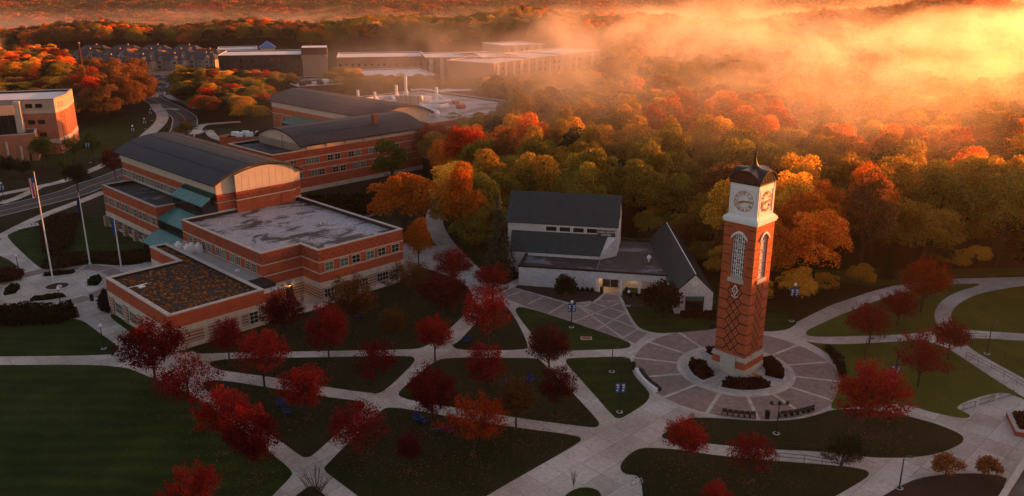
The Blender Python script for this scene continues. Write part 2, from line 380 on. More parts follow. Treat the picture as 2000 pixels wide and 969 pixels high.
# ---------------------------------------------------------------- terrain, paving, lawns
def TZ(x, y):
    D = math.hypot(x, y); a = math.degrees(math.atan2(x, max(y, 1e-3)))
    z = 0.0
    if D > 560:
        t = min(1, (D - 560) / 200); s = t * t * (3 - 2 * t)
        ridge = 21 * math.exp(-((a - 27) / 7) ** 2) + 8 * math.exp(-((a - 2) / 7) ** 2) + 2.5 * math.sin(a * 0.7 + 1)
        z += ridge * s
    if D > 860:
        t = min(1, (D - 860) / 260); s = t * t * (3 - 2 * t); z = z * (1 - s) - 30 * s
    if D > 1500:
        t = min(1, (D - 1500) / 1100); s = t * t * (3 - 2 * t)
        z += s * (30 + 16 * noise.noise(Vector((x / 700, y / 500, 3.1))) + 26 * max(0, min(1, (D - 2200) / 3000)))
    return z
def make_ground():
    rad = [0, 60, 120, 200, 300, 400, 500, 560, 600, 650, 700, 760, 820, 860, 900, 950, 1000, 1060, 1120, 1200, 1300, 1400, 1500, 1600, 1700, 1800, 1900, 2000, 2150, 2300, 2450, 2600, 2800, 3000, 3300, 3600, 4000, 5000, 6500]
    na = 144; v = [(0, 0, 0)]; f = []
    for r in rad[1:]:
        for j in range(na):
            a = 2 * math.pi * j / na; x, y = r * math.sin(a), r * math.cos(a); v.append((x, y, TZ(x, y) if y > 0 else 0))
    for j in range(na): f.append((0, 1 + (j + 1) % na, 1 + j))
    for i in range(len(rad) - 2):
        for j in range(na):
            j2 = (j + 1) % na; a = 1 + i * na; f.append((a + j, a + j2, a + na + j2, a + na + j))
    me = bpy.data.meshes.new('ground'); me.from_pydata(v, [], f); me.materials.append(M_ground); me.update(); autouv(me)
    return tag(link('ground', me), kind='structure')
make_ground()
def sheet(name, px, z, m, smooth=0, skirt=0.0, world=False):
    p = [tuple(q) for q in px] if world else [tuple(G(a, b)[:2]) for a, b in px]
    if smooth: p = chaikin(p, smooth)
    b = MB(); b.prism(p, z - skirt if skirt else z - 0.004, z, m); o = b.build(name)
    return tag(o, kind='structure')
HULL = [(-200,500),(0,470),(11,455),(60,440),(200,470),(300,480),(600,480),(800,470),(850,480),(864,490),(905,515),(935,542),(985,557),(1010,545),(1300,545),(1400,562),(1555,630),(1621,597),(1694,572),(1742,559),(1848,545),(2000,541),(2400,528),(2600,1250),(-700,1250)]
sheet('pavement', HULL, 0.03, M_path)
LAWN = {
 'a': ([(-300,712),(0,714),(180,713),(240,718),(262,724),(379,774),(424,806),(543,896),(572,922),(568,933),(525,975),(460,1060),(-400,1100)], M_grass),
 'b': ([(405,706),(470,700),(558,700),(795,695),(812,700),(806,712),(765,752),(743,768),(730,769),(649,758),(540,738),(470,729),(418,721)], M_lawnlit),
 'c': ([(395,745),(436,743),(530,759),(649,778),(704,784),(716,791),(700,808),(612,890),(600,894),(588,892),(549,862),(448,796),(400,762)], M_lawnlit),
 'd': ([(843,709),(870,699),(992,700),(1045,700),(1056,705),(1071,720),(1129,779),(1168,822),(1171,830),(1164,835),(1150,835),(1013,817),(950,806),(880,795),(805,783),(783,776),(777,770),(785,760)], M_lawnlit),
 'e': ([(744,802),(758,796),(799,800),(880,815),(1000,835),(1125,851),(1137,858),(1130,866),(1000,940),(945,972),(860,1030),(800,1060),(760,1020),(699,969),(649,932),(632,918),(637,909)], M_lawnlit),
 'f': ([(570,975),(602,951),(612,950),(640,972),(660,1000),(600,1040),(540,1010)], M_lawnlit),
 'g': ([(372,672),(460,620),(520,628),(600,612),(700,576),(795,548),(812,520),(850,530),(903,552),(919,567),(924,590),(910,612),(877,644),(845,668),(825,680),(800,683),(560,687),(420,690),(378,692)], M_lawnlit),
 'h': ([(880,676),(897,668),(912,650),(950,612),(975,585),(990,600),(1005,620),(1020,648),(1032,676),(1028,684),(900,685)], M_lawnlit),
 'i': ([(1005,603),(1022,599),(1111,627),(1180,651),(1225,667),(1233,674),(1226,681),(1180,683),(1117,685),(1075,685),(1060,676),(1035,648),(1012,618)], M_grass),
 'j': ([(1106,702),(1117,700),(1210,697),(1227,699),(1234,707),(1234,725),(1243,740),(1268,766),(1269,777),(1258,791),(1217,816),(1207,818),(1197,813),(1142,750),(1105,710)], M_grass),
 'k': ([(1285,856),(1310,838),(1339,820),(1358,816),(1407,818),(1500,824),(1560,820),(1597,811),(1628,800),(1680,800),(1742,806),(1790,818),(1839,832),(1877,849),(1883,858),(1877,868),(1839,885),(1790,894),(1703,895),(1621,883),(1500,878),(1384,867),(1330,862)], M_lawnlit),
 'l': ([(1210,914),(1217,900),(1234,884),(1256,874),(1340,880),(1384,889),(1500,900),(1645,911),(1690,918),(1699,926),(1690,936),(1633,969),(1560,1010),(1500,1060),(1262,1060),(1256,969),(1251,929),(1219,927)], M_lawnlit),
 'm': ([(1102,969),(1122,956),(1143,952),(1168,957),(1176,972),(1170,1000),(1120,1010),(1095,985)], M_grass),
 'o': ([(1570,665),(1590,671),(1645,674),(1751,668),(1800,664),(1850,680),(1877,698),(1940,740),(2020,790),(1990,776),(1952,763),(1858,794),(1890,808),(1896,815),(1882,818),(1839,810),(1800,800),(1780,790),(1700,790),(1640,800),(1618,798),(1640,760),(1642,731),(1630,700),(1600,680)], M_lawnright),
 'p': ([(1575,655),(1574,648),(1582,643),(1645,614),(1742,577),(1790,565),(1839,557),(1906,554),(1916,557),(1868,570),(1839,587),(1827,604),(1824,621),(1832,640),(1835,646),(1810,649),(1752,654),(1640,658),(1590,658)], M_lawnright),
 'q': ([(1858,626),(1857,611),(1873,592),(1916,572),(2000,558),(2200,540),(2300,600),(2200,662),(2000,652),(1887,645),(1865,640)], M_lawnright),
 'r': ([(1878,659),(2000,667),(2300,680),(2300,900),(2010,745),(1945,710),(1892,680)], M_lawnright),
 's': ([(1213,560),(1218,592),(1237,629),(1254,645),(1288,652),(1329,650),(1397,643),(1440,638),(1491,649),(1537,645),(1553,635),(1557,629),(1520,600),(1400,540),(1300,540)], M_grass),
 't': ([(-300,620),(0,625),(100,628),(155,621),(190,648),(225,672),(232,682),(226,690),(210,694),(0,697),(-300,697)], M_grass),
 'u': ([(211,618),(224,611),(275,643),(330,668),(380,672),(378,690),(320,688),(258,652)], M_grass),
 'v': ([(11,463),(22,455),(92,431),(198,417),(240,440),(300,480),(297,512),(240,520),(180,515),(90,528),(74,522)], M_grass),
 'w': ([(-200,430),(0,496),(48,530),(40,545),(0,553),(-200,600)], M_grass),
}
for k, (p, m) in LAWN.items(): sheet('lawn', p, 0.075, m, smooth=2, skirt=0.07)
sheet('lawn', [(1500,528),(1850,525),(2100,522),(2300,518),(2400,526),(2000,538),(1848,542),(1742,556),(1700,560)], 0.02, M_lawnright)
sheet('lawn', [(-150,330),(60,325),(150,322),(230,296),(300,246),(310,225),(250,222),(160,255),(150,290),(60,320)], 0.02, M_grass)
sheet('lawn', [(862,490),(870,470),(868,430),(880,400),(930,480),(980,530),(985,556),(935,541),(905,514)], 0.02, M_grass)
def strip(name, px, width, z, m, world=False):
    p = [Vector((*q[:2], 0)) for q in px] if world else [G(a, b) for a, b in px]
    q = []                                             # Catmull-Rom
    for i in range(len(p) - 1):
        p0, p1, p2, p3 = p[max(0, i-1)], p[i], p[i+1], p[min(len(p)-1, i+2)]
        for k in range(6):
            t = k / 6; q.append(0.5 * ((2*p1) + (p2-p0)*t + (2*p0-5*p1+4*p2-p3)*t*t + (3*p1-p0-3*p2+p3)*t**3))
    q.append(p[-1]); b = MB(); L = []; R = []
    for i, c in enumerate(q):
        d = (q[min(i+1, len(q)-1)] - q[max(i-1, 0)]); n = Vector((-d.y, d.x, 0)).normalized() * width / 2
        L.append((c.x+n.x, c.y+n.y, z)); R.append((c.x-n.x, c.y-n.y, z))
    for i in range(len(q) - 1): b.face([R[i], R[i+1], L[i+1], L[i]], m)
    return tag(b.build(name), kind='structure')
ROAD = [(-118.5-10,178),(-114.8,205.4),(-112.5,218.2),(-110.4,228.7),(-109,255),(-113.2,279.2),(-120,303),(-125,318),(-133,338),(-148,362),(-168,392),(-186,420)]
strip('road', ROAD, 8.5, 0.022, M_asph, True)
strip('road_marking', ROAD, 0.28, 0.030, M_painty, True)
for sgn in (-1, 1):
    off = []
    for i, c in enumerate(ROAD):
        a = Vector(ROAD[max(0, i-1)]); b_ = Vector(ROAD[min(len(ROAD)-1, i+1)]); d = (b_ - a).normalized(); n = Vector((-d.y, d.x)) * 4.5 * sgn
        off.append((c[0] + n.x, c[1] + n.y))
    o = strip('kerb', off, 0.35, 0.13, M_curb, True)
b = MB()
for i in range(9):                                     # zebra crossing
    c = Vector((-117.8, 303, 0)) + Vector((1, 0.15, 0)).normalized() * (i - 4) * 0.95
    b.box(c.x - 0.25, c.x + 0.25, c.y - 1.3, c.y + 1.3, 0.026, 0.034, M_paintw)
tag(b.build('crossing_marking'), kind='structure')
strip('path', [(-60,394),(0,380),(60,368),(119,355),(160,340),(202,322),(260,290)], 3.0, 0.026, M_path)
strip('path', [(255,295),(290,262),(313,240),(317,224),(306,210),(303,203)], 4.6, 0.027, M_path)
strip('path', [(306,214),(330,213),(350,214)], 3.0, 0.033, M_path)
strip('path', [(0,398),(30,388),(57,376),(75,366)], 2.6, 0.028, M_path)
strip('path', [(-50,475),(0,462),(45,440),(95,417),(166,390),(205,374)], 2.8, 0.034, M_path)
strip('path', [(300,190),(318,180),(335,192),(360,200),(385,212)], 3.2, 0.026, M_path)
strip('path', [(864,340),(866,362),(856,395),(848,430),(858,460),(885,495),(930,540)], 4.0, 0.034, M_path)
strip('path', [(800,498),(830,495),(866,490)], 3.4, 0.037, M_path)
strip('path', [(866,362),(850,372),(845,380)], 3.0, 0.037, M_path)
strip('path', [(380,262),(405,255),(420,268),(470,284)], 3.2, 0.026, M_path)
strip('path', [(380,262),(395,245),(440,240),(470,238)], 3.6, 0.029, M_path)
sheet('lawn', [(418,258),(470,248),(520,262),(470,281),(425,268)], 0.02, M_grass, 1)
sheet('parking_lot', [(225,150),(300,130),(420,128),(560,140),(560,152),(420,165),(345,165),(330,190),(290,190),(235,170)], 0.02, M_asph, 0)
sheet('parking_lot', [(0,195),(0,175),(60,168),(90,180),(60,200)], 0.02, M_asph, 0)
sheet('pavement', [(600,405),(690,398),(735,420),(660,435)], 0.02, M_path)

# plaza round the tower
PC = Vector((31.4, 106.6)); PR = 14.3
def disc(name, c, r, z, m, seg=96, r0=0.0, kind='structure', skirt=0.004, parent=None, a0=0, a1=2*math.pi):
    b = MB(); full = abs(a1 - a0 - 2*math.pi) < 1e-6
    for i in range(seg):
        t0 = a0 + (a1-a0)*i/seg; t1 = a0 + (a1-a0)*(i+1)/seg
        o0, o1 = (c[0]+r*math.cos(t0), c[1]+r*math.sin(t0)), (c[0]+r*math.cos(t1), c[1]+r*math.sin(t1))
        i0, i1 = (c[0]+r0*math.cos(t0), c[1]+r0*math.sin(t0)), (c[0]+r0*math.cos(t1), c[1]+r0*math.sin(t1))
        if r0 > 0:
            b.face([(*i0, z), (*o0, z), (*o1, z), (*i1, z)], m); b.face([(*i1, z-skirt), (*i0, z-skirt), (*i0, z), (*i1, z)][::-1], m)
        else: b.face([(*c[:2], z), (*o0, z), (*o1, z)], m)
        b.face([(*o0, z-skirt), (*o1, z-skirt), (*o1, z), (*o0, z)], m)
    return tag(b.build(name, parent), kind=kind) if kind else b.build(name, parent)
disc('plaza_paving', PC, PR, 0.050, M_paver)
disc('plaza_band', PC, PR + 0.5, 0.058, M_strip, r0=PR - 0.15)
disc('plaza_band', PC, 8.1, 0.058, M_strip, r0=7.5)
disc('plaza_centre', PC, 7.5, 0.054, M_path)
b = MB()
for k in range(14):
    t = math.radians(10 + k * 360 / 14); d = Vector((math.cos(t), math.sin(t))); n = Vector((-d.y, d.x)) * 0.24
    p, q = PC + d * 8.1, PC + d * (PR - 0.15)
    b.face([(*(p - n), 0.062), (*(q - n), 0.062), (*(q + n), 0.062), (*(p + n), 0.062)], M_strip)
tag(b.build('plaza_spokes'), kind='structure')
# paver walk to the chapel with its pale grid
sheet('paver_walk', [(1002,561),(1065,580),(1131,599),(1150,595),(1170,584),(1180,574),(1209,578),(1222,605),(1243,640),(1265,651),(1240,672),(1180,652),(1111,628),(1022,599),(988,586),(975,578)], 0.040, M_paver)
for seg in ([(1002,561),(1065,580),(1131,599),(1152,594),(1170,584),(1180,575)], [(1209,578),(1222,605),(1243,640),(1262,650)], [(980,581),(1022,599),(1111,628),(1180,652),(1235,671)]):
    p = [G(*q) for q in seg]; strip('paver_band', [(v.x, v.y) for v in p], 0.5, 0.070, M_strip, True)
GRIDL = [((991,579),(1022,568)),((1030,595),(1062,580)),((1071,613),(1105,593)),((1116,631),(1215,590)),((1163,646),(1222,612)),((1215,661),(1246,644)),
         ((1131,600),(1182,619)),((1182,619),(1240,640)),((1157,592),(1220,611)),((1130,599),(1215,660)),((1192,590),(1152,584)),((1180,588),(1209,589))]
for (a, c) in GRIDL:
    p, q = G(*a), G(*c); strip('paver_band', [(p.x, p.y), (q.x, q.y)], 0.32, 0.066, M_strip, True)
# tower planting beds: kerbed lobes
def bed(name_l, c, r_in, r_out, a0, a1, label, hedge_h):
    b = MB(); n = 14; P = [(c[0]+r_out*math.cos(a0+(a1-a0)*i/n), c[1]+r_out*math.sin(a0+(a1-a0)*i/n)) for i in range(n+1)]
    P += [(c[0]+r_in*math.cos(a1-(a1-a0)*i/n), c[1]+r_in*math.sin(a1-(a1-a0)*i/n)) for i in range(n+1)]
    t = thing('planting_bed', label, 'planting bed', (0, 0, 0), 0, 'kerbed beds of dark shrubs')
    b.ring(P, 0.16, -0.1, 0.05, 0.22, M_curb); b.build('kerb', t)
    b = MB(); b.prism(offs(P, -0.05), 0.05, 0.16, M_mulch); b.build('soil', t)
    return t, P
# flag plaza
FC = Vector((-82.0, 140.3)); 
disc('plaza_paving', FC, 12.0, 0.050, M_paver)
disc('plaza_band', FC, 12.4, 0.058, M_strip, r0=11.8)
disc('plaza_centre', FC, 8.9, 0.056, M_path)
b = MB()
for k in range(12):
    t = math.radians(k * 30); d = Vector((math.cos(t), math.sin(t))); n = Vector((-d.y, d.x)) * 0.22; p, q = FC + d * 8.9, FC + d * 11.8
    b.face([(*(p - n), 0.062), (*(q - n), 0.062), (*(q + n), 0.062), (*(p + n), 0.062)], M_strip)
tag(b.build('plaza_spokes'), kind='structure')
# ---------------------------------------------------------------- building parts
ROT = {'f': 0.0, 'r': math.pi/2, 'b': math.pi, 'l': -math.pi/2}        # outward normal -y, +x, +y, -x
_wc = {}
def window(parent, x, y, z, side, w, h, nx=2, ny=2, glass=None, fm=None, trim=0.07, name='window', proud=0.05):
    glass = glass or M_glassdk; fm = fm or M_frame
    rz = ROT[side] if isinstance(side, str) else side
    k = (w, h, nx, ny, glass.name, fm.name, trim, proud)
    if k not in _wc:
        b = MB(); t = trim
        b.box(-w/2, w/2, -proud, 0.02, 0, t, fm); b.box(-w/2, w/2, -proud, 0.02, h - t, h, fm)
        b.box(-w/2, -w/2 + t, -proud, 0.02, t, h - t, fm); b.box(w/2 - t, w/2, -proud, 0.02, t, h - t, fm)
        for i in range(1, nx): c = -w/2 + w*i/nx; b.box(c - t*.35, c + t*.35, -proud*.8, 0.02, t, h - t, fm)
        for j in range(1, ny): c = h*j/ny; b.box(-w/2 + t, w/2 - t, -proud*.79, 0.02, c - t*.35, c + t*.35, fm)
        fo = b.build(name + '_mesh'); fme = fo.data; bpy.data.objects.remove(fo)
        b = MB(); b.box(-w/2 + t*.9, w/2 - t*.9, -proud*.4, 0.015, t*.9, h - t*.9, glass)
        po = b.build('pane_mesh'); pme = po.data; bpy.data.objects.remove(po); _wc[k] = (fme, pme)
    fme, pme = _wc[k]
    o = link(name, fme, parent); o.location = (x, y, z); o.rotation_euler = (0, 0, rz); p = link('pane', pme, o)
    return o
def flat_block(parent, poly, h, roofmat, wall=M_brick, diamond=None, para=0.7, cope=0.42, base=0.0, wname='wall'):
    b = MB(); b.prism(poly, base, h, wall, cap=False); inner = offs(poly, -0.32)
    k = len(inner); b2 = inner
    ar = sum(b2[i][0]*b2[(i+1)%k][1]-b2[(i+1)%k][0]*b2[i][1] for i in range(k))
    q = b2 if ar > 0 else b2[::-1]
    for i in range(k):
        j = (i+1) % k; b.face([(*q[j], h-para), (*q[i], h-para), (*q[i], h), (*q[j], h)], M_dkline)
    b.build(wname, parent)
    b = MB(); b.prism(offs(poly, -0.30), h - para - 0.1, h - para, roofmat); b.build('flat_roof', parent)
    b = MB(); b.ring(poly, 0.08, -cope, h - 0.03, h + 0.13, M_cope); b.build('coping', parent)
def bands(parent, poly, lst):
    for z0, z1, m, pr, nm in lst:
        b = MB(); b.ring(poly, pr, -0.05, z0, z1, m); b.build(nm, parent)
def barrel(parent, a0, a1, c0, c1, z0, rise, axis, m=None, th=0.35, name='barrel_roof', seams=2, seg=28):
    """arched roof spanning a0..a1, running c0..c1; axis 'y' runs along local y"""
    m = m or M_roofdark; half = (a1 - a0) / 2; Rr = (half*half + rise*rise) / (2*rise); zc = z0 + rise - Rr; mid = (a0 + a1) / 2
    th0 = math.asin(half / Rr)
    def pt(t, r): return (mid + r * math.sin(t), zc + r * math.cos(t))
    def P(a, c, z): return (a, c, z) if axis == 'y' else (c, a, z)
    b = MB(); nc = max(2, int((c1 - c0) / 1.2))
    for i in range(seg):
        t0 = -th0 + 2*th0*i/seg; t1 = -th0 + 2*th0*(i+1)/seg
        A, B = pt(t0, Rr), pt(t1, Rr); C, D = pt(t0, Rr - th), pt(t1, Rr - th)
        b.face([P(A[0], c0, A[1]), P(B[0], c0, B[1]), P(B[0], c1, B[1]), P(A[0], c1, A[1])], m)
        b.face([P(C[0], c0, C[1]), P(D[0], c0, D[1]), P(D[0], c1, D[1]), P(C[0], c1, C[1])], M_dkline)
        for c in (c0, c1): b.face([P(A[0], c, A[1]), P(B[0], c, B[1]), P(D[0], c, D[1]), P(C[0], c, C[1])], M_dkline)
    for s_ in (-1, 1):
        A, C = pt(s_*th0, Rr), pt(s_*th0, Rr - th)
        b.face([P(A[0], c0, A[1]), P(A[0], c1, A[1]), P(C[0], c1, C[1]), P(C[0], c0, C[1])], M_dkline)
    ro = b.build(name, parent)
    b = MB()                                           # standing seams across, two dark joints along
    for k in range(nc + 1):
        c = c0 + 0.05 + (c1 - c0 - 0.1) * k / nc
        for i in range(0, seg):
            t0 = -th0 + 2*th0*i/seg; t1 = -th0 + 2*th0*(i+1)/seg
            A, B = pt(t0, Rr + .035), pt(t1, Rr + .035); C, D = pt(t0, Rr - 0.02), pt(t1, Rr - .02)
            b.face([P(A[0], c-.03, A[1]), P(B[0], c-.03, B[1]), P(B[0], c+.03, B[1]), P(A[0], c+.03, A[1])], m)
            b.face([P(A[0], c-.03, A[1]), P(B[0], c-.03, B[1]), P(D[0], c-.03, D[1]), P(C[0], c-.03, C[1])], m)
            b.face([P(A[0], c+.03, A[1]), P(B[0], c+.03, B[1]), P(D[0], c+.03, D[1]), P(C[0], c+.03, C[1])], m)
    b.build('seams', ro)
    b = MB()
    for fr in ((-0.62, -0.2, 0.62, 0.2)[:seams*2]):
        t = fr * th0; A = pt(t - .11/Rr, Rr + .05); B = pt(t + .11/Rr, Rr + .05); A2 = pt(t - .11/Rr, Rr-.02); B2 = pt(t + .11/Rr, Rr-.02)
        b.face([P(A[0], c0, A[1]), P(B[0], c0, B[1]), P(B[0], c1, B[1]), P(A[0], c1, A[1])], M_dkline)
        b.face([P(A[0], c0, A[1]), P(A[0], c1, A[1]), P(A2[0], c1, A2[1]), P(A2[0], c0, A2[1])], M_dkline)
        b.face([P(B[0], c0, B[1]), P(B[0], c1, B[1]), P(B2[0], c1, B2[1]), P(B2[0], c0, B2[1])], M_dkline)
    b.build('roof_joint', ro)
    return ro
def arch_wall(parent, a0, a1, c, thick, zb, z0, rise, axis, m, name='gable_wall', ov=0.5, seg=28):
    half = (a1 - a0) / 2 + ov; Rr = (half*half + rise*rise) / (2*rise); zc = z0 + rise - Rr - 0.36; mid = (a0 + a1) / 2
    b = MB(); pr = [(a0, zb)] ; pr = [(a0, zb), (a1, zb)]
    for i in range(seg + 1):
        a = a1 + (a0 - a1) * i / seg; pr.append((a, zc + math.sqrt(max(0, Rr*Rr - (a - mid)**2))))
    P = (lambda a, cc_, z: (a, cc_, z)) if axis == 'y' else (lambda a, cc_, z: (cc_, a, z))
    for cc_ in (c, c + thick): b.face([P(a, cc_, z) for a, z in (pr if cc_ == c else pr[::-1])], m)
    for i in range(len(pr)):
        p, q = pr[i], pr[(i+1) % len(pr)]; b.face([P(p[0], c, p[1]), P(q[0], c, q[1]), P(q[0], c+thick, q[1]), P(p[0], c+thick, p[1])], m)
    return b.build(name, parent)

# ---------------------------------------------------------------- science building (local axes p along its right-hand faces, q to the rear)
SO = (-41.4, 130.7, 0); SA = math.radians(45.5)
S = thing('science_building', 'red brick building with huge dark barrel roof, frosted flat roof and teal glass stair', 'building', SO, SA)
M_lamp = mat('warm lamp', (0.9, 0.6, 0.3), 0.4, emis=((1.0, 0.55, 0.16), 3.0))
MAIN = [(0,0),(7.5,0),(7.5,-5.3),(25.3,-5.3),(25.3,29.2),(0,29.2)]
flat_block(S, MAIN, 9.3, M_frost, wall=M_brick, wname='main_wall')
BD = [(7.42,9.05,M_diamond,0.015,'patterned_frieze'),(7.08,7.24,M_lime,0.06,'stone_band'),(5.12,5.30,M_lime,0.06,'stone_band'),(2.45,3.55,M_lime,0.07,'stone_course'),(0.25,2.45,M_stripe,0.03,'striped_base'),(0.0,0.4,M_lime,0.12,'plinth')]
bands(S, MAIN, BD)
for i in range(6): window(S, 9.6 + 2.75*i + (0.15 if i % 2 else -0.15), -5.3, 5.42, 'f', 1.75, 1.5, 2, 2, glass=(M_glassgr if i in (0, 1, 3) else M_glassdk), proud=.12)
for i in range(5):
    for j in (0, 1): window(S, 0, 25.9 - i*5.3 - j*2.1, 5.42, 'l', 1.5, 1.55, 2, 3, proud=.12, glass=(M_glassgr if (i+j) % 4 == 3 else M_glassdk if (i, j) != (4, 1) else M_glassdk))
for i, x in enumerate((9.4, 15.9, 20.4, 23.2)): window(S, x, -5.3, 0.7, 'f', 2.6 if i < 3 else 2.0, 1.6, 4, 2, proud=.16)
b = MB(); b.box(4.0, 5.3, -0.12, 0.02, 0.05, 2.3, M_glassdk); b.build('side_door', S)
b = MB(); b.box(4.3, 4.9, -0.5, -0.08, 2.62, 2.8, M_black); b.box(4.38, 4.82, -0.42, -0.14, 2.56, 2.619, M_lamp); b.build('wall_lamp', S)
ld = bpy.data.lights.new('wall_lamp_light', 'POINT'); ld.energy = 9; ld.color = (1, 0.55, 0.2); ld.shadow_soft_size = 0.15
lo_ = bpy.data.objects.new('wall_lamp_light', ld); sc.collection.objects.link(lo_); lo_.parent = S; lo_.location = (4.6, -0.75, 2.2)
# barrel hall
HALL = [(7.5,29.5),(26,29.5),(26,75),(7.5,75)]
b = MB(); b.prism(HALL, 0, 14.6, M_brick, cap=False); b.build('hall_wall', S)
bands(S, HALL, [(12.7,14.75,M_panel,0.05,'panel_frieze'),(11.05,11.2,M_lime,0.06,'stone_band'),(9.35,9.5,M_lime,0.06,'stone_band')])
arch_wall(S, 7.5, 26, 29.4, 0.4, 12.7, 15.0, 2.9, 'y', M_panel)
arch_wall(S, 7.5, 26, 74.7, 0.4, 12.7, 15.0, 2.9, 'y', M_panel)
barrel(S, 6.4, 27.1, 28.1, 76.2, 14.9, 3.1, 'y')
BAY = [(11.2,28.6),(24.2,28.6),(24.2,29.6),(11.2,29.6)]
b = MB(); b.prism(BAY, 8.6, 11.1, M_brick); b.build('bay_wall', S)
bands(S, BAY, [(11.02,11.22,M_lime,0.07,'stone_band')])
b = MB(); b.prism(BAY, 11.22, 12.8, M_diamond); b.build('patterned_bay', S)
b = MB(); b.prism([(7.5,29.3),(11.2,29.3),(11.2,29.52),(7.5,29.52)], 11.22, 12.7, M_diamond); b.build('patterned_corner', S); b = MB(); b.prism([(24.2,29.3),(26.02,29.3),(26.02,29.52),(24.2,29.52)], 11.22, 12.7, M_diamond); b.build('patterned_corner', S)
arch_wall(S, 11.2, 24.2, 28.6, 0.8, 12.8, 15.0, 2.55, 'y', M_panel, 'bay_gable', ov=3.4)
b = MB()
for zz in (13.5, 14.3, 15.1, 15.9): 
    b.box(11.25, 24.15, 28.585, 28.6, zz, zz+.045, M_lime)
for xx in [12.6 + 1.5*i for i in range(8)]: b.box(xx, xx+.05, 28.58, 28.6, 12.85, 16.6, M_lime)
b.build('panel_joints', S)
b = MB(); b.box(20.9, 22.0, 28.50, 28.62, 8.65, 10.7, mat('red door', (0.42, 0.06, 0.03), 0.6)); b.build('roof_door', S)
for i in range(10): window(S, 7.5, 73.6 - i*3.25, 9.52, 'l', 1.25, 1.45, 2, 2, glass=M_glassgr if i % 3 == 1 else (M_glasslit if i == 7 else M_glassdk), proud=.12); window(S, 7.5, 72.2 - i*3.25, 9.52, 'l', 1.25, 1.45, 2, 2, proud=.12, glass=M_glassgr if i % 3 == 0 else M_glassdk)
# left wing
LW = [(0.5,41.6),(7.5,41.6),(7.5,69.2),(0.5,69.2)]
flat_block(S, LW, 9.3, M_wetroof, wname='wing_wall')
bands(S, LW, [(7.10,7.26,M_lime,0.06,'stone_band'),(5.14,5.30,M_lime,0.06,'stone_band'),(2.45,3.5,M_lime,0.07,'stone_course'),(0,0.5,M_lime,0.12,'plinth')])
for i in range(6):
    for j in (0, 1): window(S, 0.5, 67.6 - i*4.5 - j*1.95, 5.42, 'l', 1.4, 1.55, 2, 2, proud=.12, glass=M_glassgr if (i*2+j) % 4 == 2 else M_glassdk)
for i in range(5): window(S, 0.5, 66.4 - i*5.2, 0.6, 'l', 3.2, 1.8, 4, 2, proud=.1)
for i in range(6): b = MB(); b.box(-0.35, 0.47, 68.0 - i*5.2, 69.1 - i*5.2, 0.0, 2.45, M_stripe); b.build('striped_pier', S)
# stair atrium: three tiers
b = MB(); b.box(4.4, 7.48, 29.25, 42.4, 0, 11.0, M_glassdk); b.box(0.6, 4.39, 29.25, 41.55, 0, 6.9, M_glassdk); b.box(-2.9, 0.59, 29.6, 41.5, 0, 3.0, M_glassdk)
b.build('atrium_glazing', S)
def slopes(name, x0, z0, x1, z1, y0, y1, th=0.18, nr=10, mid=None):
    b = MB()
    def sl(x0, z0, x1, z1, m): b.face([(x0,y0,z0),(x1,y0,z1),(x1,y1,z1),(x0,y1,z0)], m); b.face([(x0,y0,z0-th),(x0,y1,z0-th),(x1,y1,z1-th),(x1,y0,z1-th)], m); b.face([(x0,y0,z0-th),(x0,y0,z0),(x0,y1,z0),(x0,y1,z0-th)], m); b.face([(x0,y0,z0-th),(x1,y0,z1-th),(x1,y0,z1),(x0,y0,z0)], m); b.face([(x0,y1,z0-th),(x1,y1,z1-th),(x1,y1,z1),(x0,y1,z0)], m)
    sl(x0, z0, x1, z1, M_teal)
    b.face([(x0+.1,y0+.05,z0-th),(x1,y0+.05,z1-th),(x1,y0+.05,z0-th)], M_glassdk); b.face([(x0+.1,y1-.05,z0-th),(x1,y1-.05,z1-th),(x1,y1-.05,z0-th)], M_glassdk)
    o = b.build(name, S); b = MB(); d = Vector((x1-x0, 0, z1-z0)).normalized(); n = Vector((-d.z, 0, d.x)) * 0.07
    for i in range(nr + 1):
        y = y0 + 0.05 + (y1 - y0 - .1) * i / nr
        b.face([(x0+n.x,y-.05,z0+n.z),(x1+n.x,y-.05,z1+n.z),(x1+n.x,y+.05,z1+n.z),(x0+n.x,y+.05,z0+n.z)], M_tealrib)
        for s_ in (-.05, .05): b.face([(x0+n.x,y+s_,z0+n.z),(x1+n.x,y+s_,z1+n.z),(x1,y+s_,z1),(x0,y+s_,z0)], M_tealrib)
    b.build('roof_rib', o)
    if mid: b = MB(); b.face([(x1,y0,z1+.01),(mid[0],y0,mid[1]),(mid[0],y1,mid[1]),(x1,y1,z1+.01)], mat('dark teal skylight', (0.015, 0.06, 0.05), 0.2)); b.build('skylight', S)
slopes('teal_glazed_roof', 4.2, 11.05, 6.2, 12.3, 29.3, 42.6, mid=(7.46, 12.9))
slopes('teal_glazed_roof', 0.4, 7.1, 4.38, 8.7, 29.25, 41.55)
slopes('teal_glazed_roof', -3.1, 3.1, 0.58, 5.0, 29.6, 41.5)
